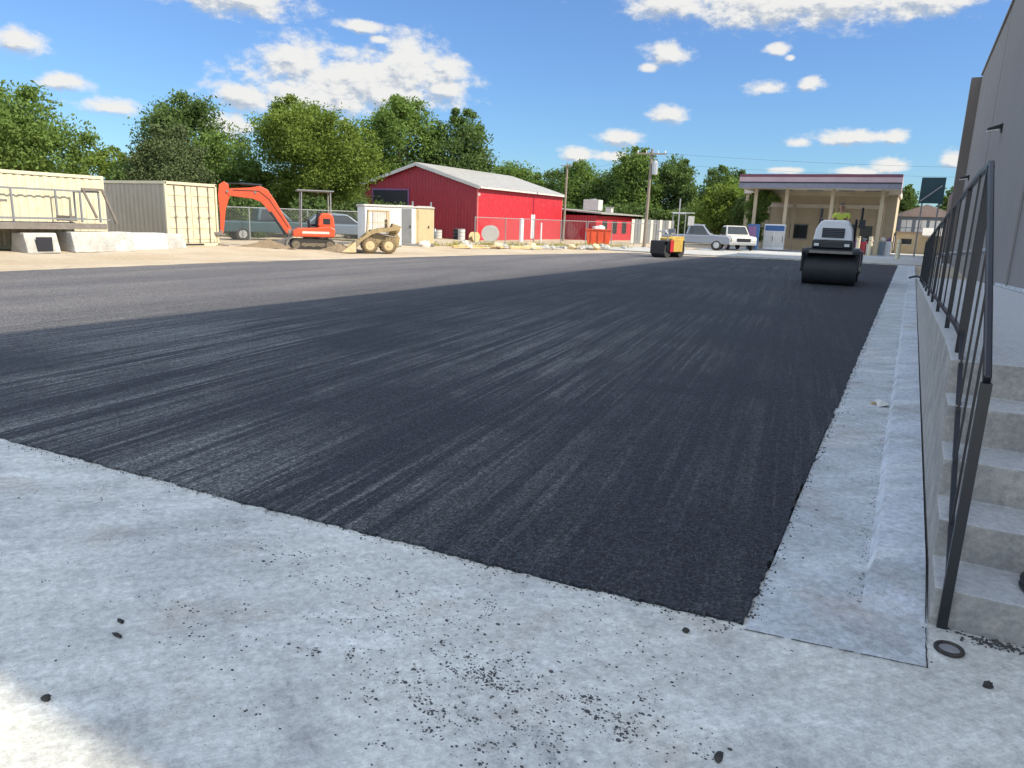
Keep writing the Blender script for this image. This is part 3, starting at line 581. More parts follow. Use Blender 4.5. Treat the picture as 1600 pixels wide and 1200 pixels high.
def skin(name, joints, links, m, parent, sub=2, root=0):
    me = bpy.data.meshes.new(name); me.from_pydata([j[:3] for j in joints], links, []); o = bpy.data.objects.new(name, me); col.objects.link(o); o.parent = parent
    me.materials.append(M[m]); o.modifiers.new('sk', 'SKIN'); sv = me.skin_vertices[0].data
    for i, jn in enumerate(joints): sv[i].radius = jn[3] if isinstance(jn[3], tuple) else (jn[3], jn[3])
    sv[root].use_root = True; md = o.modifiers.new('ss', 'SUBSURF'); md.levels = sub; md.render_levels = sub
    return o
M['skin'] = mat('skin', (.36, .20, .13), .6, 0, .1, 5); M['hivis'] = mat('hi_vis_cloth', (.42, .50, .06), .8, 0, .25, 8); M['denim'] = mat('dark_trousers', (.03, .04, .07), .9, 0, .2, 8); M['cap'] = mat('dark_cap', (.03, .045, .035), .8)
def operator():
    p = thing('person', (-2.12, 25.83, 1.66), 0, 'seated roller driver in yellow green top and dark cap, hands on the wheel', 'person')
    J = [(0, 0, .08, (.15, .11)), (0, .02, .30, (.135, .10)), (0, .02, .46, (.16, .10)), (0, .01, .56, .06), (0, -.01, .62, .055), (0, -.02, .70, (.075, .09)), (0, -.015, .79, (.07, .085)),
         (-.19, .02, .50, .058), (-.25, -.08, .26, .045), (-.15, -.32, .34, .034), (-.12, -.40, .37, .026), (.19, .02, .50, .058), (.25, -.08, .26, .045), (.15, -.32, .34, .034), (.12, -.40, .37, .026),
         (-.10, -.05, .05, .085), (-.13, -.45, .08, .062), (-.13, -.48, -.32, .045), (-.13, -.60, -.38, .035), (.10, -.05, .05, .085), (.13, -.45, .08, .062), (.13, -.48, -.32, .045), (.13, -.60, -.38, .035)]
    skin('body', J, [(0, 1), (1, 2), (2, 3), (3, 4), (4, 5), (5, 6), (2, 7), (7, 8), (8, 9), (9, 10), (2, 11), (11, 12), (12, 13), (13, 14), (0, 15), (15, 16), (16, 17), (17, 18), (0, 19), (19, 20), (20, 21), (21, 22)], 'skin', p)
    for s_ in (-1, 1):
        for k in range(4): skin('finger', [(s_ * .12 - .018 + k * .013, -.41, .385, .008), (s_ * .12 - .018 + k * .013, -.445, .39, .0075), (s_ * .12 - .018 + k * .013, -.455, .365, .007), (s_ * .12 - .018 + k * .013, -.44, .345, .006)], [(0, 1), (1, 2), (2, 3)], 'skin', p, 1)
        skin('thumb', [(s_ * .10, -.39, .365, .009), (s_ * .085, -.415, .36, .008), (s_ * .08, -.435, .345, .007)], [(0, 1), (1, 2)], 'skin', p, 1)
    SJ = [(0, 0, .06, (.165, .125)), (0, .02, .30, (.155, .118)), (0, .02, .45, (.185, .115)), (0, .015, .54, .075), (-.20, .02, .49, .072), (-.245, -.04, .32, .062), (.20, .02, .49, .072), (.245, -.04, .32, .062)]
    skin('shirt', SJ, [(0, 1), (1, 2), (2, 3), (2, 4), (4, 5), (2, 6), (6, 7)], 'hivis', p)
    TJ = [(0, .0, .03, (.17, .125)), (-.10, -.06, .05, .10), (-.13, -.45, .08, .078), (-.13, -.48, -.28, .062), (.10, -.06, .05, .10), (.13, -.45, .08, .078), (.13, -.48, -.28, .062)]
    skin('trousers', TJ, [(0, 1), (1, 2), (2, 3), (0, 4), (4, 5), (5, 6)], 'denim', p)
    skin('cap', [(0, -.01, .80, (.088, .10)), (0, -.01, .86, (.072, .08))], [(0, 1)], 'cap', p)
    MB().prism([(-.20, .795), (-.09, .81), (-.09, .825), (-.20, .808)], -.07, .07, 'x').build('cap_peak', 'cap', p, bevel=.004)
    MB().rock((0, -.115, .725), .014, (.8, 1, 1.3), 2, 8, 6).build('nose', 'skin', p, smooth=80)
    for s_ in (-1, 1): MB().rock((s_ * .03, -.10, .75), .008, (1, .5, .6), 3, 8, 6).build('eye', 'dark', p); MB().rock((s_ * .082, 0, .735), .022, (.35, .7, 1), 3, 8, 6).build('ear', 'skin', p, smooth=80)
    MB().rock((0, -.098, .69), .02, (1, .4, .25), 3, 8, 6).build('mouth', 'redp', p)
operator()
# ------------------------------------------------------------------ excavator
def excavator():
    ex = thing('mini_excavator', (-23.55, 24.35, .05), math.atan2(-.75, -.66), 'orange mini excavator with raised folded boom, digging beside the cream storage box', 'excavator')
    for sy in (-1, 1):
        tr = MB(); pr_ = []
        for k in range(9): a = math.pi / 2 + math.pi * k / 8; pr_.append((-.72 + .22 * math.cos(a), .24 + .22 * math.sin(a)))
        for k in range(9): a = -math.pi / 2 + math.pi * k / 8; pr_.append((.72 + .22 * math.cos(a), .24 + .22 * math.sin(a)))
        y0 = sy * .58; tr.prism(pr_, y0 - .16, y0 + .16, 'y')
        t_ = tr.build('track', 'rubber', ex, smooth=40)
        lg = MB()
        for k in range(18):
            x = -.72 + k * .085
            lg.box(x, x + .035, y0 - .165, y0 + .165, .005, .022)
        t_.data.materials[0] = M['rubber']
        w_ = MB()
        for x, r_ in ((-.72, .17), (-.36, .09), (0, .09), (.36, .09), (.72, .17)): w_.cyl((x, y0 - .168, .22), (x, y0 + .168, .22), r_, n=18)
        w_.box(-.5, .5, y0 - .167, y0 + .167, .17, .30)
        w_.build('track_wheels', 'track', t_, smooth=40)
    MB().box(-.6, .6, -.42, .42, .22, .46).cyl((0, 0, .45), (0, 0, .60), .38, n=24).build('undercarriage', 'steel', ex, bevel=.02)
    MB().prism([(1.0, .02), (1.12, .0), (1.16, .2), (1.10, .38), (1.04, .36), (1.08, .2)], -.72, .72, 'y').box(.6, 1.05, -.35, -.27, .2, .28).box(.6, 1.05, .27, .35, .2, .28).build('dozer_blade', 'steel', ex, bevel=.01)
    # house
    MB().prism([(.82, .56), (.84, .78), (.62, .92), (-.20, .96), (-.30, 1.02), (-.80, 1.02), (-.96, .9), (-.92, .56)], -.72, .72, 'y').build('upper_body', 'orange', ex, bevel=.04)
    MB().prism([(-.24, 1.02), (-.28, 1.40), (-.40, 1.58), (-.76, 1.60), (-.90, 1.46), (-.96, .95)], -.64, .64, 'y').build('engine_hood', 'orange', ex, bevel=.06, seg=3)
    MB().box(-.75, -.45, .641, .65, 1.12, 1.36).build('vent', 'dark', ex)
    MB().box(-.28, .15, -.25, .25, 1.0, 1.12).prism([(-.28, 1.1), (-.36, 1.62), (-.26, 1.64), (-.16, 1.1)], -.24, .24, 'y').build('seat', 'dark', ex, bevel=.04)
    for y in (-.32, .32): MB().cyl((.1, y, .86), (.12, y, 1.28), .035).cyl((.12, y, 1.28), (.15, y, 1.42), .015).build('control_lever', 'dark', ex); MB().cyl((.5, y / 4, .8), (.48, y / 4, 1.15), .014).build('travel_lever', 'dark', ex)
    for y in (-.52, .52):
        MB().path([(-.80, y, 1.4), (-.80, y, 2.5)], .028).build('canopy_post', 'grey_pipe', ex, smooth=40); MB().path([(.48, y, .85), (.42, y, 2.5)], .025).build('canopy_post', 'grey_pipe', ex, smooth=40)
    MB().box(-.95, .62, -.60, .60, 2.5, 2.56).build('canopy_roof', 'greyplastic', ex, bevel=.03)
    # boom
    def plate(prof, y0, y1, name, m, par=ex, bv=.02): return MB().prism(prof, y0, y1, 'y').build(name, m, par, bevel=bv)
    plate([(.70, .55), (1.0, .55), (1.02, .85), (.70, .85)], -.14, .14, 'swing_bracket', 'steel')
    bm_ = plate([(.86, .62), (1.06, .66), (1.50, 1.25), (1.86, 1.70), (2.10, 1.98), (2.45, 2.10), (3.38, 2.18), (3.46, 2.38), (3.32, 2.48), (2.45, 2.56), (2.10, 2.64), (1.80, 2.50), (1.48, 2.02), (1.16, 1.42), (.80, .78)], -.13, .13, 'boom', 'orange')
    MB().cyl((1.10, .16, .62), (1.72, .16, 1.58), .055, n=12).cyl((1.10, -.16, .62), (1.72, -.16, 1.58), .055, n=12).build('boom_cylinder', 'black_metal', bm_, smooth=40)
    MB().cyl((2.02, 0, 2.66), (2.9, 0, 2.70), .055, n=12).cyl((2.9, 0, 2.70), (3.50, 0, 2.68), .028, n=10).build('arm_cylinder', 'black_metal', bm_, smooth=40)
    MB().path([(1.0, .13, .95), (1.75, .13, 2.1), (2.15, .13, 2.42), (3.2, .13, 2.42)], .018).build('hose', 'rubber', bm_)
    st_ = plate([(3.32, 2.20), (3.36, 2.66), (3.54, 2.76), (3.74, 2.62), (3.80, 2.2), (3.76, 1.4), (3.78, .62), (3.66, .60), (3.52, 1.6)], -.11, .11, 'stick', 'orange')
    MB().cyl((3.86, 0, 2.35), (3.87, 0, 1.5), .05, n=12).cyl((3.87, 0, 1.5), (3.88, 0, .95), .025, n=10).build('bucket_cylinder', 'black_metal', st_, smooth=40)
    MB().bar((3.88, 0, .95), (4.0, 0, .62), .07).bar((3.74, 0, .85), (3.88, 0, .95), .07).build('linkage', 'steel', st_)
    bk = MB().prism([(3.68, .66), (4.02, .66), (4.14, .42), (4.08, .12), (3.85, -.04), (3.60, .0), (3.52, .10), (3.64, .10), (3.86, .06), (4.0, .2), (4.04, .42), (3.94, .54), (3.68, .52)], -.26, .26, 'y').build('bucket', 'steel', ex, bevel=.01)
    tt = MB()
    for k in range(4): y = -.22 + k * .146; tt.prism([(3.62, -.01), (3.60, .10), (3.46, .12)], y - .025, y + .025, 'y')
    tt.build('teeth', 'steel', bk)
excavator()
for o_ in (bpy.data.objects['mini_excavator'],):
    gr_ = MB()
    for (x, y, z) in ((3.42, 0, 2.36), (2.3, 0, 2.36), (.95, 0, .72), (3.74, 0, .68)): gr_.cyl((x, -.16, z), (x, .16, z), .055, n=14)
    gr_.build('pivot_pins', 'steel', o_, smooth=40)
    MB().box(-.70, .45, .721, .726, .70, .80).build('side_stripe', 'whited', o_)
# ------------------------------------------------------------------ skid steer
def wheel(par, x, y, z, r, wd, tyre='rubber', rim='galv', name='wheel'):
    w_ = MB().torus((x, y, z), (0, 1, 0), r - wd * .42, wd * .42, 28, 10); w_.cyl((x, y - wd * .34, z), (x, y + wd * .34, z), r * .80, n=28)
    o = w_.build(name, tyre, par, smooth=50)
    s_ = 1 if y > 0 else -1
    MB().cyl((x, y, z), (x, y + s_ * wd * .40, z), r * .56, n=20).cyl((x, y, z), (x, y + s_ * wd * .48, z), r * .2, n=12).build('rim', rim, o, smooth=40)
    return o
def skid():
    s = thing('skid_steer_loader', (-20.6, 25.35, .02), math.atan2(-.70, -.71), 'dusty tan skid steer loader with lowered bucket beside the portable toilets', 'loader')
    for x in (-.40, .40):
        for y in (-.50, .50):
            o = wheel(s, x, y, .34, .34, .26, 'muddytyre', 'tanrim')
            lg = MB()
            for k in range(16):
                a = 2 * math.pi * k / 16; lg.box(-.02, .02, y - .12, y + .12, .31, .35, mtx=Matrix.Translation((x, 0, .34)) @ Matrix.Rotation(a, 4, 'Y'))
            lg.build('tread', 'muddytyre', o)
    MB().prism([(.62, .28), (.70, .55), (.45, .80), (-.80, .86), (-.92, .70), (-.86, .26)], -.34, .34, 'y').build('body', 'tan', s, bevel=.03)
    MB().prism([(-.86, .86), (-.98, 1.18), (-.60, 1.30), (-.45, .86)], -.36, .36, 'y').build('engine_cover', 'tan', s, bevel=.04)
    cg_ = MB()
    for y in (-.36, .36):
        cg_.bar((.48, y, .80), (.42, y, 1.78), .05).bar((-.42, y, .86), (-.42, y, 1.80), .06).bar((.44, y, 1.78), (-.44, y, 1.80), .05).bar((.46, y, 1.3), (-.42, y, 1.3), .02)
        for k in range(5): cg_.bar((-.3 + k * .15, y, .86), (-.3 + k * .15, y, 1.78), .012)
    cg_.box(-.45, .46, -.40, .40, 1.80, 1.84); cg_.build('cage', 'tanrim', s, bevel=.008)
    MB().box(-.35, .05, -.22, .22, .9, 1.0).box(-.38, -.30, -.22, .22, 1.0, 1.45).build('seat', 'dark', s, bevel=.03)
    for y in (-.52, .52):
        MB().prism([(-.90, 1.02), (-.90, 1.20), (.35, .98), (.98, .46), (1.02, .25), (.90, .25), (.86, .42), (.25, .84)], y - .045, y + .045, 'y').build('lift_arm', 'tan', s, bevel=.012)
        MB().cyl((-.7, y * .86, .7), (.2, y * .86, .86), .035, n=10).build('lift_cylinder', 'steel', s, smooth=40)
    MB().prism([(1.0, .02), (1.62, .0), (1.64, .03), (1.10, .07), (1.02, .5), (.95, .5)], -.68, .68, 'y').build('bucket', 'steel', s, bevel=.008)
    e = MB()
    for y in (-.67, .67): e.prism([(1.0, .03), (1.60, .03), (1.02, .5)], y - .012, y + .012, 'y')
    e.build('bucket_side', 'tanrim', s)
skid()

# ------------------------------------------------------------------ storage boxes
def container(loc, L, label, detail_end, sidem):
    c = thing('storage_container', loc, 0, label, 'container', 'cream storage containers')
    return c
# c1: long box along Y
c1 = thing('storage_container', (-27.24, 10.4, gh(-27, 12) - .02), 0, 'long corrugated cream container lying lengthwise at the left edge', 'container', 'cream storage containers')
def corrug(p0, p1, z0, z1, nrm, pitch=.28, d=.036):
    p0 = Vector(p0); p1 = Vector(p1); L = (p1 - p0).length; u = (p1 - p0) / L; n = int(L / pitch); nr = Vector(nrm); b = MB(); pts = []
    for i in range(n):
        a = i * pitch
        for t_, h_ in ((0, 0), (.07, 0), (.105, 1), (.175, 1), (.21, 0)): pts.append((p0 + u * (a + t_), h_))
    pts.append((p1, 0))
    for p, h_ in pts: q = p - nr * d * h_; b.v += [(q.x, q.y, z0), (q.x, q.y, z1)]
    for i in range(len(pts) - 1): b.f.append((2 * i, 2 * i + 2, 2 * i + 3, 2 * i + 1))
    return b
corrug((1.2, -6.0, 0), (1.2, 6.0, 0), .14, 2.42, (1, 0, 0)).build('side_wall', 'cream', c1)
MB().box(-1.2, 1.15, -6.0, 6.0, .1, 2.44).build('shell', 'cream', c1)
f = MB()
for x in (-1.2, 1.2):
    for z in (.02, 2.44): f.box(x - .02, x + .02, -6.08, 6.08, z, z + .11)
    for y in (-6.05, 6.05): f.box(x - .05, x + .022, y - .05, y + .05, 0, 2.56)
f.box(-1.2, 1.2, -6.05, 6.05, 2.46, 2.52); f.build('frame', 'cream', c1, bevel=.008)
MB().box(1.203, 1.21, 2.0, 2.8, 1.55, 1.62).box(1.203, 1.21, -1.4, -.8, 1.5, 1.6).build('vent', 'steel', c1)
# c2: short box with doors facing +X
c2 = thing('storage_container', (-29.0, 20.15, gh(-27, 20) - .0), 0, 'short cream container with closed double doors, its side coloured darker for shade', 'container', 'cream storage containers')
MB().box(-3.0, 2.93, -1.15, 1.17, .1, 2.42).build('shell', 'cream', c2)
corrug((-3.0, -1.19, 0), (2.95, -1.19, 0), .14, 2.40, (0, -1, 0), .28, .016).build('side_wall', 'cream_y_shaded', c2)
f = MB()
for y in (-1.2, 1.2):
    for z in (.02, 2.42): f.box(-3.03, 3.03, y - .02, y + .02, z, z + .11)
    for x in (-3.0, 3.0): f.box(x - .06, x + .03, y - .06 if y > 0 else y - .022, y + .06 if y < 0 else y + .022, 0, 2.54)
f.box(-3.0, 3.0, -1.19, 1.19, 2.45, 2.50).box(2.95, 3.03, -1.19, 1.19, 2.42, 2.53).box(2.95, 3.03, -1.19, 1.19, .0, .12); f.build('frame', 'cream', c2, bevel=.008)
for s_, y0, y1 in ((-1, -1.13, -.01), (1, .01, 1.13)):
    d = MB().box(2.935, 2.975, y0, y1, .14, 2.40)
    for k in range(5): d.box(2.975, 2.995, y0 + .08, y1 - .08, .28 + k * .43, .28 + k * .43 + .20)
    d = d.build('door', 'cream', c2, bevel=.01)
    rd = MB()
    for y in (y0 + .28 if s_ > 0 else y1 - .28, (y0 + y1) / 2 + .22 * s_): rd.cyl((3.02, y, .1), (3.02, y, 2.44), .02, n=8); rd.box(3.0, 3.04, y - .05, y + .05, 1.15, 1.2)
    rd.build('lock_rod', 'steel', d)
MB().box(3.031, 3.036, -.45, .45, .03, .10).build('fork_slot', 'dark', c2)

# ------------------------------------------------------------------ flatbed trailer with racks, precast blocks
tr = thing('steel_platform', (-25.1, 12.6, .10), R(90), 'low grey steel platform resting on pale blocks at far left', 'platform')
MB().box(-5.4, 2.7, -.9, .9, .84, .90).build('deck', 'greyband', tr, bevel=.01)
for y in (-.92, .92): MB().box(-5.4, 2.7, y - .03, y + .03, .74, .93).build('edge_beam', 'steel', tr)
k_ = thing('steel_rack', (-25.1, 14.0, 1.06), R(90), 'thin grey steel frames standing on the low grey platform, some leaning', 'rack')
rk = MB()
for y in (-.7, .7):
    rk.bar((-3.0, y, 1.02), (1.25, y, 1.02), .035).bar((-2.6, y, .10), (1.6, y, .10), .04)
for x in (-3.0, 1.25): rk.bar((x, -.7, 1.0), (x, .7, 1.0), .04)
rk.build('rails', 'greyplastic', k_)
for x in (-3.0, -1.5, .62, 1.25):
    for y in (-.7, .7): MB().bar((x, y, 0), (x, y, 1.02), .05).build('upright', 'greyplastic', k_)
MB().bar((.65, -.76, 1.08), (1.35, -.76, 1.08), .08).bar((.70, -.76, 1.05), (1.1, -.76, .15), .06).bar((1.35, -.76, 1.10), (1.78, -.76, -.02), .07).build('slanted_frame', 'steel', k_)
for i, x in enumerate((-2.9, .4)): MB().box(x, x + .16, -.4, .4, .03, .2).build('pipe_clamp', 'steel', k_)
for i, (x, y, L, h_, rz, m, lab) in enumerate((
    (-24.4, 13.05, 1.0, .62, 90, 'white_conc', 'pale precast block with dark opening under the platform'),
    (-24.3, 15.0, 2.1, .66, 90, 'white_conc', 'long pale precast block in front of the cream containers, leftmost long one'),
    (-24.9, 17.0, 1.6, .60, 90, 'whited', 'long pale precast block before the shaded container side'),
    (-25.4, 18.45, 1.0, .55, 90, 'white_conc', 'short white block beside the container doors'))):
    o = thing('precast_block', (x, y, gh(x, y) - .02), R(rz), lab, 'concrete block', 'pale precast blocks in the yard')
    MB().prism([(-.5, 0), (.5, 0), (.45, h_ * .3), (.32, h_), (-.32, h_), (-.45, h_ * .3)], -L / 2, L / 2, 'x').build('block', m, o, bevel=.03)
    if i == 0: MB().box(-.22, .25, -.505, -.46, .06, h_ * .8).build('opening', 'dark', o)
    if i in (1, 2): MB().box(-L / 2 + .3, -L / 2 + .36, -.42, -.40, h_ * .35, h_ * .45).box(L / 2 - .36, L / 2 - .3, -.42, -.40, h_ * .35, h_ * .45).build('lifting_hook', 'steel', o)

# ------------------------------------------------------------------ portable toilets
def toilet(loc, rz, m, label, dm):
    t_ = thing('portable_toilet', loc, rz, label, 'portable toilet', 'portable toilets')
    MB().box(-.55, .55, -.55, .55, 0, .16).build('base', 'greyplastic', t_, bevel=.02)
    MB().box(-.53, .53, -.53, .53, .16, 2.05).build('cabin', m, t_, bevel=.03)
    MB().prism([(-.57, 2.05), (-.54, 2.11), (-.35, 2.16), (.35, 2.16), (.54, 2.11), (.57, 2.05)], -.57, .57, 'y').build('roof', 'whited', t_, bevel=.03, smooth=30)
    d = MB().box(-.33, .33, -.56, -.532, .2, 1.98).build('door', dm, t_, bevel=.012); MB().box(.22, .28, -.59, -.56, 1.0, 1.12).build('handle', 'dark', d)
    v = MB()
    for k in range(4): v.box(.532, .545, -.35, .35, 1.65 + k * .08, 1.68 + k * .08)
    v.build('vent', 'greyplastic', t_); MB().cyl((.4, .4, 2.1), (.4, .4, 2.4), .05, n=10).build('vent_pipe', 'greyplastic', t_)
us = thing('site_shed', (-24.55, 30.3, .05), R(52), 'square white site shed half hidden by the skid steer loader', 'shed')
MB().box(-.95, .95, -.9, .9, .1, 2.02).build('wall', 'white', us, bevel=.02)
MB().box(-1.0, 1.0, -.95, .95, 2.022, 2.12).build('roof', 'whited', us, bevel=.02)
q = MB()
for k in range(9): q.box(-.93 + k * .21, -.91 + k * .21, -.915, -.902, .12, 2.0)
q.build('panel_seams', 'whited', us)
d = MB().box(-.55, .25, -.935, -.916, .15, 1.85).build('door', 'whited', us, bevel=.01); MB().box(.12, .18, -.97, -.936, .9, 1.0).build('handle', 'dark', d)
MB().box(-.95, .95, -.9, .9, 0, .098).build('skid_base', 'greyplastic', us)
toilet((-24.15, 32.0, .05), R(38), 'white', 'white portable toilet with dark grey door, left of the tan one', 'greyplastic')
toilet((-23.75, 33.15, .05), R(38), 'tanplastic', 'tan portable toilet, the one nearest the red barn corner', 'tanplastic')

# ------------------------------------------------------------------ barn
bn = thing('red_barn', (-30.2, 49.3, 0), 0, 'large red metal barn with white gable roof, long side in sun', 'barn')
W_, L_ = 11.6, 15.6
MB().prism([(0, -.1), (0, 4.12), (-W_ / 2, 5.80), (-W_, 4.12), (-W_, -.1)], 0, L_, 'y').build('wall', 'red', bn)
g = MB().prism([(-.02, .05), (-.02, 4.10), (-W_ / 2, 5.76), (-W_ + .02, 4.10), (-W_ + .02, .05)], -.03, -.004, 'y'); g.build('gable', 'red_shaded', bn)
rf = MB(); 
for s_ in (0, 1):
    xa, xb = (.30, -W_ / 2) if s_ == 0 else (-W_ - .3, -W_ / 2)
    rf.prism([(xa, 4.05), (xa, 4.17), (xb, 5.96), (xb, 5.84)], -.25, L_ + .25, 'y')
rf.build('roof', 'roof', bn)
ft = MB().bar((.32, -.27, 4.03), (-W_ / 2, -.27, 5.80), .06, .24).bar((-W_ - .32, -.27, 4.03), (-W_ / 2, -.27, 5.80), .06, .24); ft.build('gable_trim', 'whited', bn)
MB().box(-.06, .03, -.06, .06, 0, 4.1).box(-.02, .03, L_ - .1, L_ + .02, 0, 4.0).build('corner_trim', 'red_trim', bn)
MB().box(.31, .37, -.2, L_ + .2, 3.98, 4.12).build('gutter', 'whited', bn)
MB().box(-10.3, -6.7, -.06, -.035, 0, 3.75).build('door', 'dark', bn)
MB().box(-10.42, -10.3, -.08, -.035, 0, 3.87).box(-6.7, -6.58, -.08, -.035, 0, 3.87).box(-10.3, -6.7, -.08, -.035, 3.75, 3.87).build('door_frame', 'purple', bn)
MB().box(.003, .03, 9.2, 9.9, .1, 2.2).build('side_door', 'white', bn)
MB().cyl((.25, -.2, 3.5), (.1, -.05, 3.6), .12, .05, n=10).build('flood_lamp', 'lampglass', bn)
lb = thing('long_red_shed', (-27.6, 65.2, 0), R(-3), 'low red shed with pale flat roof behind the barn', 'shed')
MB().box(-8, .9, .1, 14, -.1, 2.35).build('wall', 'red', lb); 
MB().prism([(-8.2, 3.1), (-8.2, 3.2), (1.5, 2.62), (1.5, 2.50)], -.1, 14.3, 'y').build('roof', 'roof', lb)
MB().box(-6, .8, .04, .098, .2, 2.3).build('gable', 'red_shaded', lb)
for k in range(5): MB().box(.902, .93, 1.5 + k * 2.4, 2.6 + k * 2.4, .7, 1.9).build('window', 'glass', lb)
ac = thing('rooftop_unit', (-27.6, 66.6, 2.85), 0, 'boxy pale rooftop air unit on the low red shed, beside the barn roof', 'air conditioner', 'roof units')
MB().box(-.9, .7, -.5, .6, 0, 1.0).build('casing', 'whited', ac, bevel=.03); MB().cyl((-.1, 0, 1.0), (-.1, 0, 1.1), .35, n=20).build('fan', 'greyplastic', ac)
ac2 = thing('roof_vent', (-26.3, 67.5, 2.7), 0, 'small pale vent box on the shed roof right of the air unit', 'vent', 'roof units')
MB().box(-.3, .3, -.3, .3, 0, .45).build('casing', 'whited', ac2, bevel=.02); MB().box(-.36, .36, -.36, .36, .45, .52).build('cap', 'galv', ac2)

# things at the barn foot
sp_ = thing('cable_spool', (-27.5, 46.8, .02), R(20), 'pale upright cable spool standing before the bright red barn wall', 'spool')
for y in (-.35, .35): MB().cyl((0, y - .03, .6), (0, y + .03, .6), .6, n=28).build('flange', 'whited', sp_, smooth=40)
MB().cyl((0, -.32, .6), (0, .32, .6), .28, n=20).build('core', 'wood', sp_, smooth=40)
sb2 = thing('cable_spool', (-27.9, 45.2, .02), R(70), 'small pale spool tipped beside the larger cable spool', 'spool')
for y in (-.2, .2): MB().cyl((0, y - .02, .35), (0, y + .02, .35), .35, n=20).build('flange', 'wood', sb2, smooth=40)
MB().cyl((0, -.18, .35), (0, .18, .35), .15, n=14).build('core', 'whited', sb2)
for (x, y, h_, r_, lab) in ((-27.3, 51.3, 1.75, .17, 'thick white pipe bollard standing against the barn side'), (-26.6, 53.4, 1.5, .06, 'thin pale post beside the thick white bollard')):
    o = thing('bollard', (x, y, 0), 0, lab, 'post', 'white posts by the barn'); MB().cyl((0, 0, 0), (0, 0, h_), r_, n=16).build('shaft', 'white', o, smooth=40); MB().rock((0, 0, h_), r_, (1, 1, .4), 1, 16, 6).build('cap', 'white', o, smooth=80)
for i, (x, y, r_, h_, m, lab) in enumerate(((-31.6, 48.6, .3, .85, 'dark', 'dark drum against the shaded barn gable'), (-31.0, 48.3, .28, .85, 'whited', 'pale drum at the barn corner'), (-33.4, 48.6, .3, .7, 'whited', 'pale drum left along the shaded barn gable'))):
    o = thing('drum', (x, y, 0), 0, lab, 'drum', 'drums at the barn gable'); MB().cyl((0, 0, 0), (0, 0, h_), r_, n=20).build('shell', m, o, smooth=40)
    q = MB()
    for z in (.02, h_ * .35, h_ * .68, h_ - .02): q.torus((0, 0, z), (0, 0, 1), r_, .015, 20, 6)
    q.build('hoop', 'greyplastic', o)
# chain-link fence
def chainlink(p0, p1, h_, label, slats=None):
    p0 = Vector(p0); p1 = Vector(p1); L = (p1 - p0).length; a = math.atan2(p1.y - p0.y, p1.x - p0.x)
    fn = thing('chainlink_fence', p0, a, label, 'fence', 'chain link fences')
    n = max(1, round(L / 2.8))
    for k in range(n + 1): MB().cyl((L * k / n, 0, 0), (L * k / n, 0, h_ + .05), .035, n=8).build('post', 'dull_wire', fn)
    MB().cyl((0, 0, h_), (L, 0, h_), .025, n=8).build('top_rail', 'dull_wire', fn)
    m_ = MB(); s_ = .16; t_ = .006
    k = -h_
    while k < L:
        for d_ in (1, -1):
            xa, za, xb, zb = (k, .05, k + h_, h_) if d_ > 0 else (k + h_, .05, k, h_)
            if xa < 0 or xb < 0 or xa > L or xb > L: continue
            m_.add([(xa - t_, 0, za), (xa + t_, 0, za), (xb + t_, 0, zb), (xb - t_, 0, zb)], [(0, 1, 2, 3)])
        k += s_
    m_.build('mesh', 'dull_wire', fn)
    if slats: MB().box(0, L, .04, .06, .1, h_ - .05).build('screen', slats, fn)
    return fn
chainlink((-26.2, 42.5, 0), (-22.5, 53, 0), 1.75, 'chain link fence in front of the sunlit red barn side')
chainlink((-22.4, 53.1, 0), (-19.2, 60.5, 0), 1.75, 'chain link fence from the barn toward the utility pole')
chainlink((-31.5, 24.0, .05), (-25.6, 34.5, .05), 1.75, 'chain link fence behind the excavator with parked cars beyond')
gs = thing('slat_fence', (-21.8, 61.5, 0), R(68), 'grey privacy fence panels at the end of the red shed', 'fence')
for k in range(14): MB().box(k * .42, k * .42 + .36, -.02, .02, .05, 2.1 + .03 * (k % 2)).build('slat', 'greyplastic' if k % 3 else 'whited', gs)
MB().box(0, 5.9, .02, .06, .5, .6).box(0, 5.9, .02, .06, 1.6, 1.7).build('rail', 'galv', gs)

# orange bin
ob = thing('orange_bin', (-19.9, 49.2, 0), R(25), 'orange metal bin among rubble left of the small roller', 'bin')
MB().prism([(-.75, .15), (.75, .15), (.9, 1.15), (-.9, 1.15)], -.55, .55, 'y').build('body', 'orange', ob, bevel=.02)
MB().box(-.95, .95, -.6, .6, 1.15, 1.22).build('rim', 'orange', ob, bevel=.01)
q = MB()
for x in (-.5, 0, .5): q.box(x - .04, x + .04, -.6, -.56, .2, 1.1)
q.build('ribs', 'orange', ob); MB().box(-.6, .6, -.4, .4, .0, .15).build('skid_base', 'black_metal', ob)
MB().rock((0, 0, 1.25), .5, (1, .8, .5), 4, 9, 6).build('load', 'whited', ob)

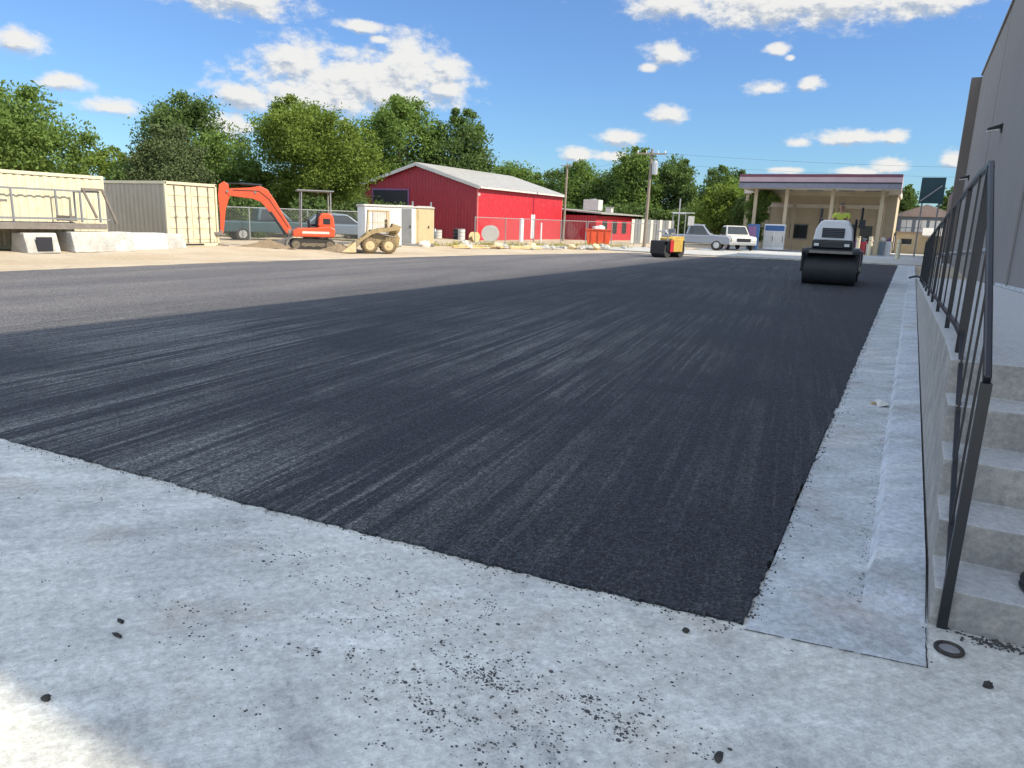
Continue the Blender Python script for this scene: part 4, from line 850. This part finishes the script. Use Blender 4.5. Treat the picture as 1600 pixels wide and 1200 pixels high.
# rubble between asphalt and barn
g = random.Random(21)
for k in range(14):
    t_ = g.random(); x = -22.5 + t_ * 5.0 + g.uniform(-.8, .5); y = 33.5 + t_ * 10 + g.uniform(-1, 2)
    L = g.uniform(.9, 2.3); o = MB().box(-L / 2, L / 2, -.09, .09, 0, .05 + .05 * g.random()).box(-L / 2, L / 2 * .8, -.02, .14, .1, .14).build('lumber_plank', 'wood' if g.random() < .6 else 'whited', loc=(x, y, gh(x, y) + .03), rz=g.uniform(0, 3), bevel=.006)
    tag(o, 'rough board scattered on the dirt between asphalt and barn fence', 'board', 'scattered boards on the dirt')
for k in range(34):
    t_ = g.random(); x = -22.8 + t_ * 6.0 + g.uniform(-1.0, .4); y = 33 + t_ * 11.5 + g.uniform(-1, 2.5)
    r_ = g.uniform(.14, .38); o = MB().rock((0, 0, r_ * .35), r_, (1, g.uniform(.6, 1), .65), k, 7, 4).build('concrete_chunk', g.choice(['white_conc', 'whited', 'white_conc', 'tanplastic']), loc=(x, y, gh(x, y)), rz=g.uniform(0, 3))
    tag(o, 'broken pale chunk in the rubble strip before the barn fence', 'rubble chunk', 'broken chunks in the rubble strip')
def pallet(x, y, z, rz, lab, n=1):
    for i in range(n):
        p = thing('pallet', (x, y, z + i * .15), R(rz + i * 4), lab if n == 1 else lab[i], 'pallet', 'wooden pallets')
        q = MB()
        for k in range(6): q.box(-.6, .6, -.5 + k * .18, -.4 + k * .18, .11, .13)
        q.build('deck_boards', 'wood', p); q = MB()
        for yy_ in (-.6, -.04, .52): q.box(yy_, yy_ + .08, -.5, .5, .02, .11)
        q.build('stringers', 'wood', p)
pallet(-21.3, 36.5, .02, 20, 'wooden pallet lying flat near the rubble strip')
for k, (x, y, r_, m, lab) in enumerate(((-27.6, 21.6, .38, 'mound', 'brown dirt heap in front of the excavator bucket arm'), (-24.5, 22.7, .42, 'mound', 'brown dirt heap under the excavator boom'), (-25.6, 25.4, .55, 'dirt', 'pale dirt heap behind the excavator boom'), (-22.2, 24.7, .40, 'mound', 'low brown dirt heap between excavator and loader'))):
    me = MB(); n1, n2 = 28, 12; gg = random.Random(k)
    for jn in range(n2 + 1):
        rr = jn / n2
        for i in range(n1): a = 2 * math.pi * i / n1; q_ = rr * (1.5 + .25 * math.sin(3 * a + k)) * r_ * 1.3; me.v.append((q_ * math.cos(a) * 1.5, q_ * math.sin(a), max(-.03, r_ * (1 - rr) ** 1.1 * .85 + gg.uniform(-.05, .05) - .02)))
    for jn in range(n2):
        for i in range(n1): me.f.append((jn * n1 + i, jn * n1 + (i + 1) % n1, (jn + 1) * n1 + (i + 1) % n1, (jn + 1) * n1 + i))
    tag(me.build('dirt_heap', m, loc=(x, y, gh(x, y) - .02), smooth=80, rz=R(-130)), lab, 'dirt heap', 'dirt heaps round the excavator')

# ------------------------------------------------------------------ vehicles
def pickup(loc, rz, paint, label, L=5.4, cab='pickup', group='parked vehicles'):
    v = thing('pickup_truck' if cab == 'pickup' else 'parked_car', loc, rz, label, 'pickup truck' if cab == 'pickup' else 'car', group)
    h = L / 2
    if cab == 'pickup':
        body = [(-h, .48), (-h, 1.02), (h * .36, 1.05), (h * .40, 1.08), (h * .93, 1.02), (h, .90), (h, .45)]
        cabp = [(-h * .30, 1.06), (-h * .24, 1.70), (-h * .10, 1.78), (h * .18, 1.76), (h * .44, 1.08)]
    else:
        body = [(-h, .45), (-h, .92), (-h * .9, 1.0), (h * .45, .98), (h * .92, .85), (h, .72), (h, .38)]
        cabp = [(-h * .85, .99), (-h * .62, 1.50), (-h * .2, 1.60), (h * .15, 1.55), (h * .52, .97)] if cab == 'suv' else [(-h * .70, .98), (-h * .38, 1.40), (-h * .05, 1.46), (h * .15, 1.40), (h * .52, .96)]
    MB().prism(body, -.95, .95, 'y').build('body', paint, v, bevel=.07, seg=3)
    cb = MB(); n = len(cabp); cb.v = [(x, s_ * (.88 if z < 1.2 else .72), z) for s_ in (-1, 1) for x, z in cabp]
    cb.f = [tuple(range(n)), tuple(range(2 * n - 1, n - 1, -1))] + [(i, n + i, n + (i + 1) % n, (i + 1) % n) for i in range(n)]
    cb.build('cab', paint, v, bevel=.05, seg=3)
    zb, zt = cabp[0][1] + .06, cabp[2][1] - .12; xl, xr = cabp[0][0], cabp[-1][0]
    for s_ in (-1, 1):
        wv = []; 
        for (x, z) in ((xl + .16, zb), (xr - .22, zb), (cabp[-2][0] + .02, zt), (cabp[1][0] + .14, zt)):
            f_ = (z - cabp[0][1]) / (cabp[2][1] - cabp[0][1]); wv.append((x, s_ * (.895 - .16 * f_ + .012), z))
        MB().add(wv + [(a, b_ - s_ * .03, c_) for a, b_, c_ in wv], [(0, 1, 2, 3), (4, 7, 6, 5), (0, 4, 5, 1), (1, 5, 6, 2), (2, 6, 7, 3), (3, 7, 4, 0)]).build('side_window', 'glass', v)
    a, b_ = Vector((cabp[-1][0], 0, cabp[-1][1])), Vector((cabp[-2][0], 0, cabp[-2][1])); nx_ = Vector((-(b_ - a).z, 0, (b_ - a).x)).normalized() * -.012
    q0, q1 = a.lerp(b_, .12) - nx_ * -1, a.lerp(b_, .9) - nx_ * -1
    o_ = Vector((.02, 0, .015))
    MB().add([q0 + Vector((0, -.76, 0)) + o_, q0 + Vector((0, .76, 0)) + o_, q1 + Vector((0, .64, 0)) + o_, q1 + Vector((0, -.64, 0)) + o_], [(0, 1, 2, 3)]).build('windscreen', 'glass', v)
    for x in (-h * .60, h * .62):
        for y in (-.86, .86): wheel(v, x, y, .37, .37, .24)
    for y in (-.72, .72):
        MB().box(h - .05, h + .012, y - .17, y + .17, .70, .88).build('headlight', 'lampglass', v, bevel=.02)
        MB().box(-h - .012, -h + .05, y - .10, y + .10, .72, .98).build('tail_light', 'lamp_red', v, bevel=.01)
    MB().box(h - .02, h + .05, -.93, .93, .42, .60).build('bumper', 'galv' if cab == 'pickup' else 'greyplastic', v, bevel=.02)
    MB().box(h - .01, h + .015, -.5, .5, .64, .88).build('grille', 'dark', v)
    return v
pickup((-13.6, 52.4, .05), R(8), 'silver', 'silver pickup truck parked beside a white one near the station', 4.7)
pickup((-11.9, 56.4, .03), R(-60), 'whited', 'white pickup truck parked against the left end of the station', 4.8)
pickup((-30.6, 28.4, .08), R(60), 'teal', 'dark teal pickup seen under the excavator boom', 5.0)
pickup((-29.7, 33.0, .08), R(50), 'bluegrey', 'blue grey car parked behind the excavator canopy', 4.5, 'suv')
pickup((-28.0, 36.2, .08), R(55), 'bluegrey', 'blue grey sedan parked between excavator and loader', 4.5, 'sedan')
pickup((-35.5, 33.6, .05), R(60), 'silver', 'silver car parked behind the green screen fence', 4.5, 'suv')

# ------------------------------------------------------------------ station canopy and shop
cpy = thing('station_canopy', (-12.2, 58, 0), R(.8), 'flat fuel station canopy with maroon, pink and grey fascia bands', 'canopy')
MB().box(.05, 10.95, .05, 7.5, 4.66, 5.60).build('deck', 'ceil', cpy)
MB().box(0, 11.0, -.03, .048, 4.66, 5.02).build('fascia_grey', 'greyband', cpy)
MB().box(0, 11.0, -.06, .048, 5.022, 5.10).build('fascia_trim', 'black_metal', cpy)
MB().box(0, 11.0, -.03, .048, 5.102, 5.46).build('fascia_pink', 'pinkwhite', cpy)
MB().box(0, 11.0, -.05, .048, 5.462, 5.66).build('fascia_maroon', 'maroon', cpy)
MB().box(10.952, 11.02, .05, 7.5, 4.66, 5.64).build('end_fascia', 'pinkwhite', cpy)
for x in (1.15, 3.4, 6.6, 9.9):
    for y in (1.1, 6.2): MB().box(x - .12, x + .12, y - .12, y + .12, 0, 4.66).build('column', 'beige', cpy)
lg = MB()
for x in (3.0, 5.2, 7.4, 9.2): lg.box(x - .55, x + .55, 2.4, 2.9, 4.60, 4.655)
lg.build('soffit_light', 'greyplastic', cpy)
MB().box(1.0, 10.2, 3.2, 3.7, 4.3, 4.655).build('beam', 'beige', cpy)
sh = thing('station_shop', (-13.2, 66.0, 0), 0, 'beige station shop under the flat canopy', 'shop')
MB().box(0, 11.7, 0, 8, -.1, 4.6).build('wall', 'beige', sh)
MB().box(-.15, 11.85, -.15, 8.1, 4.6, 5.0).build('parapet', 'ceil', sh)
MB().box(-.02, 10.82, -.06, -.002, 3.5, 3.8).build('sign_band', 'ceil', sh)
for x0, x1, z0, z1 in ((3.9, 5.3, 1.0, 2.1), (8.2, 8.9, .9, 2.2)):
    w_ = MB().box(x0, x1, -.05, -.003, z0, z1).build('window', 'glass', sh); MB().box(x0 - .07, x1 + .07, -.07, -.052, z0 - .07, z0).box(x0 - .07, x1 + .07, -.07, -.052, z1, z1 + .07).build('frame', 'greyplastic', w_)
d = MB().box(9.3, 10.2, -.05, -.003, .03, 2.15).build('door', 'glass', sh); MB().box(9.36, 9.40, -.09, -.052, .9, 1.3).build('handle', 'galv', d)
for x in (.9, 2.0, 3.1, 6.2, 7.4, 10.5): MB().box(x - .09, x + .09, -.09, -.003, 0, 3.5).build('pilaster', 'beige', sh)
# machines and goods before the shop
vm = thing('vending_machine', (-10.7, 57.6, .03), R(8), 'dark blue upright vending machine at the left end of the station', 'vending machine')
MB().box(-.42, .42, -.38, .38, .08, 1.95).build('cabinet', 'blue', vm, bevel=.02); MB().box(-.36, .2, -.40, -.382, .7, 1.8).build('front_panel', 'purple', vm); MB().box(-.36, .2, -.40, -.382, .2, .45).build('flap', 'dark', vm)
ic = thing('ice_freezer', (-9.4, 59.2, .03), R(4), 'white ice freezer with two doors beside the vending machine', 'freezer')
MB().box(-.75, .75, -.4, .4, .1, 2.0).build('cabinet', 'white', ic, bevel=.02)
for x in (-.37, .37): d = MB().box(x - .34, x + .34, -.43, -.402, .3, 1.45).build('door', 'whited', ic, bevel=.01); MB().box(x + .24, x + .28, -.46, -.432, .7, 1.1).build('handle', 'dark', d)
MB().box(-.7, .7, -.42, -.402, 1.5, 1.9).build('header_panel', 'blue', ic)
cols_ = ['white', 'pinkwhite', 'whited', 'purple', 'redp', 'whited', 'beige', 'bluegrey']
g = random.Random(9)
for k in range(9):
    x = -4.9 + k * .42; y = 60.5 + g.uniform(-.3, .6); r_ = thing('goods_bin', (x, y, .03), g.uniform(-.2, .2), 'small pale bin of mixed goods stacked before the shop front', 'bin', 'goods bins before the shop')
    hh = g.uniform(.7, 1.1); MB().prism([(-.17, 0), (.17, 0), (.2, hh), (-.2, hh)], -.18, .18, 'y').build('tub', cols_[k % 8], r_, bevel=.01)
    q = MB()
    for _ in range(9): q.rock((g.uniform(-.13, .13), g.uniform(-.13, .13), hh + g.uniform(0, .25)), g.uniform(.05, .11), (1, 1, 1), g.random(), 6, 4)
    q.build('goods', cols_[(k + 3) % 8], r_)
for (x, y, h_, lab) in ((-2.6, 57.2, 1.35, 'thick cream bollard in sun at the right end of the canopy'), (-.75, 53.2, 1.25, 'thick cream bollard nearest the concrete strip end'), (-3.4, 57.6, 1.2, 'shorter cream bollard left of the canopy end column')):
    o = thing('bollard', (x, y, .03), 0, lab, 'bollard', 'bollards by the station'); MB().cyl((0, 0, 0), (0, 0, h_), .13, n=16).build('shaft', 'cream', o, smooth=40); MB().torus((0, 0, h_ * .8), (0, 0, 1), .13, .012, 16, 6).build('band', 'redp', o)
# buildings far right
bl = thing('dark_house', (-1.5, 76, 0), 0, 'dark roofed building with pale windows right of the canopy', 'house')
MB().box(0, 4.4, 0, 6, -.1, 3.2).build('wall', 'bluegrey', bl); MB().prism([(-.3, 3.2), (-.3, 3.35), (2.2, 4.3), (4.7, 3.35), (4.7, 3.2)], -.4, 6.2, 'y').build('roof', 'shingle', bl)
for x in (.35, 1.5, 2.6): w_ = MB().box(x, x + .85, -.05, -.003, 1.6, 2.9).build('window', 'lampglass', bl); MB().box(x + .4, x + .45, -.07, -.052, 1.6, 2.9).box(x, x + .85, -.071, -.051, 2.2, 2.25).build('frame', 'greyplastic', w_)
sh2 = thing('beige_annex', (-1.3, 70, 0), 0, 'low beige building with pale awning at the far end of the walkway', 'building')
MB().box(0, 6, 0, 5, -.1, 1.75).build('wall', 'beige', sh2)
MB().prism([(-.7, 1.5), (-.7, 1.6), (0, 2.2), (3.5, 2.2), (3.5, 1.75), (0, 1.75)], 1.9, 6, 'x').build('awning', 'whited', sh2); MB().box(-.05, 1.88, -.1, 5.1, 1.752, 1.85).build('roof', 'shingle', sh2)
w_ = MB().box(.4, 1.2, -.04, -.003, .8, 1.25).build('window', 'glass', sh2); MB().box(.35, 1.25, -.06, -.042, .75, .8).build('sill', 'whited', sh2)
bb = thing('dark_sign_panel', (.75, 60.5, 0), 0, 'dark green blank panel on posts above the far walkway end', 'sign')
MB().box(-.78, .72, -.05, .05, 3.82, 5.6).build('panel', 'darkgreen', bb); MB().box(-.6, -.5, .06, .16, 0, 5.4).box(.45, .55, .06, .16, 0, 5.4).build('post', 'greyplastic', bb)
MB().bar((-.7, -.07, 3.95), (.55, -.07, 5.05), .03, .07).build('brace', 'grey_pipe', bb)
# pale house under trees
hs = thing('white_house', (-23.6, 83, 0), R(5), 'small pale house half hidden under trees behind the small roller', 'house')
MB().box(-2.2, 2.2, 0, 6, -.1, 2.4).build('wall', 'whited', hs); MB().prism([(-2.5, 2.35), (-2.5, 2.5), (0, 3.9), (2.5, 2.5), (2.5, 2.35)], -.4, 6.3, 'y').build('roof', 'shingle', hs)
for x in (-1.5, .5): MB().box(x, x + .9, -.05, -.003, .9, 1.9).build('window', 'glass', hs)

# ------------------------------------------------------------------ utility poles and wires
def upole(x, y, h_, lab, arm):
    p = thing('utility_pole', (x, y, 0), R(20), lab, 'utility pole', 'utility poles')
    MB().cyl((0, 0, 0), (.08, 0, h_), (.11 if not arm else .13), .08, n=12).build('shaft', 'pole', p, smooth=40)
    if arm:
        MB().bar((-1.0, -.12, h_ - .35), (1.1, -.12, h_ - .35), .1).build('crossarm', 'pole', p)
        for x_ in (-.9, -.3, .5, 1.0): MB().cyl((x_, -.12, h_ - .3), (x_, -.12, h_ - .12), .04, .03, n=8).build('insulator', 'lampglass', p)
        t_ = MB().cyl((.35, 0, h_ - 1.75), (.35, 0, h_ - .95), .22, n=18).cyl((.35, 0, h_ - .95), (.35, 0, h_ - .80), .22, .08, n=18).cyl((.35, 0, h_ - .8), (.35, 0, h_ - .6), .04, n=8); t_.build('transformer', 'galv', p, smooth=40)
    else: MB().bar((-.5, -.1, h_ - .2), (.5, -.1, h_ - .2), .08).build('crossarm', 'pole', p)
upole(-27.2, 59.0, 6.6, 'plain thin utility pole standing at the far barn corner', False)
upole(-17.1, 51.2, 6.9, 'utility pole with grey transformer can left of the small roller', True)
def wire(p, q, sag, name, lab):
    pts = [Vector(p).lerp(Vector(q), t / 24) - Vector((0, 0, 4 * sag * (t / 24) * (1 - t / 24))) for t in range(25)]
    cu = MB().path(pts, .006, 5); tag(cu.build(name, 'black_metal'), lab, 'wire', 'overhead wires')
wire((-27.3, 59, 6.4), (-17.9, 51.0, 6.6), .5, 'overhead_wire', 'overhead wire sagging between the two utility poles')
wire((-16.2, 51.4, 6.6), (40, 62, 7.5), 1.2, 'overhead_wire', 'higher overhead wire running right from the transformer pole')
wire((-16.6, 51.3, 5.9), (40, 60, 7.0), 1.2, 'overhead_wire', 'lower overhead wire running right from the transformer pole')
sg = thing('sign_post', (-13.75, 47.9, 0), R(15), 'slim pale signpost with crossbar just right of the small roller', 'signpost')
MB().cyl((0, 0, 0), (0, 0, 3.4), .04, n=8).build('post', 'galv', sg); MB().bar((-.5, 0, 2.5), (1.0, 0, 2.5), .06).build('crossbar', 'whited', sg); MB().box(.6, 1.0, -.03, .03, 1.7, 2.3).build('plate', 'whited', sg)

# ------------------------------------------------------------------ trees
def leaves(lobes, n, size, seed, nclump=60, spread=.26, fill=.34):
    g = np.random.default_rng(seed)
    vol = np.array([l[3] * l[4] * l[5] for l in lobes]); pr_ = vol / vol.sum()
    cl = []; rr = []
    for _ in range(nclump):
        l = lobes[g.choice(len(lobes), p=pr_)]; d = g.normal(size=3); d /= np.linalg.norm(d); r = g.uniform(.62, 1.0)
        cl.append([l[0] + d[0] * l[3] * r, l[1] + d[1] * l[4] * r, l[2] + d[2] * l[5] * r]); rr.append(spread * (l[3] * l[4] * l[5]) ** (1 / 3) * g.uniform(.6, 1.25))
    cl = np.array(cl); rr = np.array(rr)
    k = g.integers(0, nclump, n); P = cl[k] + np.clip(g.normal(size=(n, 3)), -1.9, 1.9) * rr[k][:, None] * np.array([.62, .62, .5])
    m = g.random(n) < fill; li = g.choice(len(lobes), size=n, p=pr_); LB = np.array(lobes)[li]
    d = g.normal(size=(n, 3)); d /= np.linalg.norm(d, axis=1)[:, None]; q = LB[:, :3] + d * LB[:, 3:6] * (g.random(n) ** .4)[:, None]
    P[m] = q[m]
    a = g.normal(size=(n, 3)); a[:, 2] += .3; a /= np.linalg.norm(a, axis=1)[:, None]
    t = np.cross(a, g.normal(size=(n, 3))); t /= np.linalg.norm(t, axis=1)[:, None]; b = np.cross(a, t)
    s = size * g.uniform(.55, 1.25, n)[:, None]
    V = np.stack([P - t * s, P - b * s * .5, P + t * s, P + b * s * .5], 1).reshape(-1, 3)
    return V
def leafobj(name, V, m, parent):
    me = bpy.data.meshes.new(name); n = len(V) // 4
    me.vertices.add(len(V)); me.vertices.foreach_set('co', V.astype(np.float32).ravel())
    me.loops.add(4 * n); me.loops.foreach_set('vertex_index', np.arange(4 * n, dtype=np.int32))
    me.polygons.add(n); me.polygons.foreach_set('loop_start', np.arange(0, 4 * n, 4, dtype=np.int32)); me.update(calc_edges=True); me.validate()
    me.materials.append(M[m]); o = bpy.data.objects.new(name, me); col.objects.link(o); o.parent = parent; return o
def tree(x, y, h_, r_, kind, label, seed, n=9000, size=.22, base=.28, group='trees beyond the yard', lobes=None, trunk_r=.22, name='tree', ncl=70):
    t_ = thing(name, (x, y, 0), 0, label, 'tree', group); g = random.Random(seed)
    n = int(n * 2.3); size *= .70
    if lobes is None:
        zc = h_ * (base + 1) / 2; hz = h_ * (1 - base) / 2; lobes = [(0, 0, zc, r_ * .72, r_ * .72, hz * .80)]
        for k in range(7):
            a = 2 * math.pi * k / 7 + g.uniform(-.4, .4); zz = zc + g.uniform(-.55, .45) * hz; q_ = r_ * g.uniform(.42, .60)
            lobes.append((math.cos(a) * q_, math.sin(a) * q_, zz, r_ * g.uniform(.34, .48), r_ * g.uniform(.34, .48), hz * g.uniform(.32, .5)))
        for k in range(3): lobes.append((g.uniform(-.3, .3) * r_, g.uniform(-.3, .3) * r_, zc + hz * .62, r_ * g.uniform(.3, .42), r_ * .36, hz * g.uniform(.30, .38)))
    leafobj('crown', leaves(lobes, n, size, seed, ncl), kind, t_)
    b = MB(); b.cyl((0, 0, -.1), (.1, 0, h_ * .35), trunk_r, trunk_r * .75, 10, False).cyl((.1, 0, h_ * .35), (0, .1, h_ * .7), trunk_r * .75, trunk_r * .3, 8, False)
    for l in lobes[1:]:
        z0 = h_ * g.uniform(.2, .45); p = Vector((.08, 0, z0)); q = Vector(l[:3]); m_ = p.lerp(q, .5) + Vector((0, 0, -.2)); b.cyl(p, m_, trunk_r * .45, trunk_r * .28, 6, False).cyl(m_, q, trunk_r * .28, trunk_r * .08, 6, False)
    b.build('trunk', 'bark', t_, smooth=60)
    return t_
tree(-42.6, 22.0, 7.8, 5.2, 'leaf', 'broad green tree behind the long cream container at far left', 1, 15000, .17, .12)
tree(-53.2, 24.5, 7.8, 4.2, 'leaf_d', 'green tree at the far left edge behind the broad one', 31, 7000, .22, .12)
tree(-51.6, 32.5, 6.0, 3.2, 'leaf_y', 'small pale green tree in the gap between two big trees at left', 2, 5000, .18, .05)
tree(-38.2, 28.3, 6.6, 2.5, 'leaf_j', 'dense grey green juniper behind the short container', 3, 16000, .12, .02, lobes=[(0, 0, 2.6, 2.5, 2.4, 2.3), (.1, 0, 4.2, 1.9, 1.9, 1.7), (-.1, .1, 5.5, 1.1, 1.1, 1.0), (-1.2, -.4, 3.2, 1.3, 1.3, 1.5), (1.1, .3, 3.4, 1.2, 1.2, 1.5)])
tree(-44.9, 34.8, 9.3, 5.2, 'leaf_d', 'tall dark green tree rising behind the grey green juniper', 4, 15000, .18, .12)
tree(-40.4, 34.0, 6.9, 3.3, 'leaf', 'mid sized green tree between the juniper and the round yellow green tree', 14, 7000, .17, .05)
tree(-35.4, 37.0, 9.1, 4.9, 'leaf_y', 'round yellow green tree above the excavator, left of the barn', 5, 26000, .145, .10, ncl=110)
tree(-44.6, 58.3, 13.0, 5.4, 'leaf', 'tall loose green tree behind the barn, left one of two', 6, 11000, .24, .2)
tree(-40.2, 61.8, 12.0, 4.6, 'leaf_d', 'tall green tree behind the barn ridge, right one of two', 7, 10000, .24, .2)
tree(-48.6, 52.5, 9.5, 4.8, 'leaf_d', 'dark tree filling the gap left of the barn', 17, 8000, .22, .05)
far = [(-46.5, 84, 8.8, 4.4, 'leaf'), (-41.0, 88, 8.3, 4.2, 'leaf_d'), (-36.0, 85, 8.7, 4.4, 'leaf'), (-31.8, 84, 8.2, 3.8, 'leaf_d'), (-28.3, 80.5, 9.9, 2.9, 'leaf'), (-24.8, 84, 9.3, 2.8, 'leaf_d'), (-20.6, 90, 8.6, 3.8, 'leaf_d'), (-17.4, 80, 6.6, 2.8, 'leaf'), (-53, 82, 8.4, 4.4, 'leaf_d'), (-15.9, 70.0, 5.4, 2.6, 'leaf_y'), (-13.2, 68.6, 4.6, 1.6, 'leaf_d')]
lab = ['first from the left in the far tree row, just right of the barn roof slope', 'dark tree in the far row above the barn side wall', 'green tree in the far row right of the plain utility pole', 'dark tree in the far row left of the transformer pole', 'tallest slim tree in the far row beside the transformer pole', 'dark slim tree just right of the transformer pole', 'dark tree standing above the white pickup truck', 'green tree in the far row touching the canopy end', 'dark far tree mostly behind the red barn roof', 'bushy yellow green tree behind the silver pickup truck', 'dark small tree against the left canopy column']
for i, (x, y, h_, r_, k) in enumerate(far): tree(x, y, h_ * 1.06, r_ * 1.25, k, lab[i], 40 + i, 7500, .26 if y > 75 else .2, .03, 'row of far trees')
for i, (x, y, r_, h_) in enumerate([(-38, 76, 5.5, 4), (-29, 77, 5.5, 4), (-20.5, 76.5, 4.2, 3.6), (-47, 76, 5.5, 4.2)]):
    tree(x, y, h_, r_, 'leaf_d', ['low dark thicket below the far row, above the shed roof', 'low dark thicket behind the transformer pole', 'low dark thicket behind the pale signpost', 'low dark thicket hidden largely behind the barn'][i], 70 + i, 6000, .26, .0, 'low thickets', name='thicket', lobes=[(0, 0, h_ * .45, r_, r_ * .5, h_ * .5), (r_ * .5, 0, h_ * .6, r_ * .4, r_ * .4, h_ * .4), (-r_ * .5, 0, h_ * .55, r_ * .4, r_ * .4, h_ * .4)])
tree(-1.1, 84, 6.6, 1.8, 'leaf_d', 'small dark tree top above the dark roofed building at right', 60, 3500, .22, .1)
tree(3.2, 80, 6.4, 2.2, 'leaf_d', 'dark tree beyond the building end at right', 61, 3500, .22, .1)
tree(-11.2, 60.5, 4.6, 1.2, 'leaf', 'green shrub climbing the left canopy column', 64, 4500, .13, .1, 'shrubs at the station', trunk_r=.08, name='shrub', lobes=[(0, 0, 3.2, .9, .8, 1.4), (.7, 0, 4.0, 1.0, .7, .5), (0, 0, 1.4, .6, .6, 1.2)])
for i, (x, y, r_) in enumerate([(-34.5, 30.5, 1.9), (-32.6, 33.6, 1.7), (-32.2, 37.6, 1.8), (-38.5, 38.5, 2.2), (-33.9, 42.4, 2.0)]):
    tree(x, y, 2.6, r_, 'leaf_d', ['dark bush behind the teal pickup', 'dark bush left of the excavator canopy', 'dark bush below the round yellow green tree', 'dark bush deep behind the green screen fence', 'dark bush at the left foot of the barn'][i], 80 + i, 3500, .17, .0, 'bushes behind the yard', trunk_r=.06, name='bush', lobes=[(0, 0, 1.2, r_, r_ * .8, 1.3), (r_ * .4, 0, 1.7, r_ * .5, r_ * .5, .8)])
for i, (x, y, r_, h_) in enumerate([(-47.5, 27.5, 3.6, 3.4), (-47, 41, 4.5, 4.2), (-44, 47, 4.5, 4.6), (-54, 36, 5, 4)]):
    tree(x, y, h_, r_, 'leaf_d', ['low thicket behind the gap between the two cream containers', 'low thicket between the juniper and the round tree', 'low thicket at the left rear of the red barn', 'low far thicket below the small pale green tree'][i], 90 + i, 5000, .2, .0, 'low thickets', name='thicket', lobes=[(0, 0, h_ * .45, r_, r_ * .7, h_ * .5), (r_ * .5, 0, h_ * .6, r_ * .4, r_ * .4, h_ * .4), (-r_ * .5, 0, h_ * .55, r_ * .4, r_ * .4, h_ * .4)])
# weeds: nobody could count them
g = np.random.default_rng(4); n = 7000
tt = g.random(n); wx = -23.4 + tt * 5.6 + g.normal(size=n) * .5; wy = 34 + tt * 14 + g.normal(size=n) * .9; wzv = np.abs(g.normal(size=n)) * .12
P = np.stack([wx, wy, wzv], 1); a = g.normal(size=(n, 3)); a /= np.linalg.norm(a, axis=1)[:, None]; b_ = g.normal(size=(n, 3)) * .03; b_[:, 2] += .10
t_ = np.cross(a, b_); t_ /= np.linalg.norm(t_, axis=1)[:, None]; t_ *= .018
keep = (np.sin(wx * 3) * np.sin(wy * 2.2) > -.1); P, t_, b_ = P[keep], t_[keep], b_[keep]
V = np.stack([P - t_, P + t_, P + b_ + t_ * .3, P + b_ - t_ * .3], 1).reshape(-1, 3)
o = leafobj('dry_weeds', V, 'weed', None); o['kind'] = 'stuff'; o['label'] = 'dry yellow weeds over the rubble strip before the barn'; o['category'] = 'weeds'
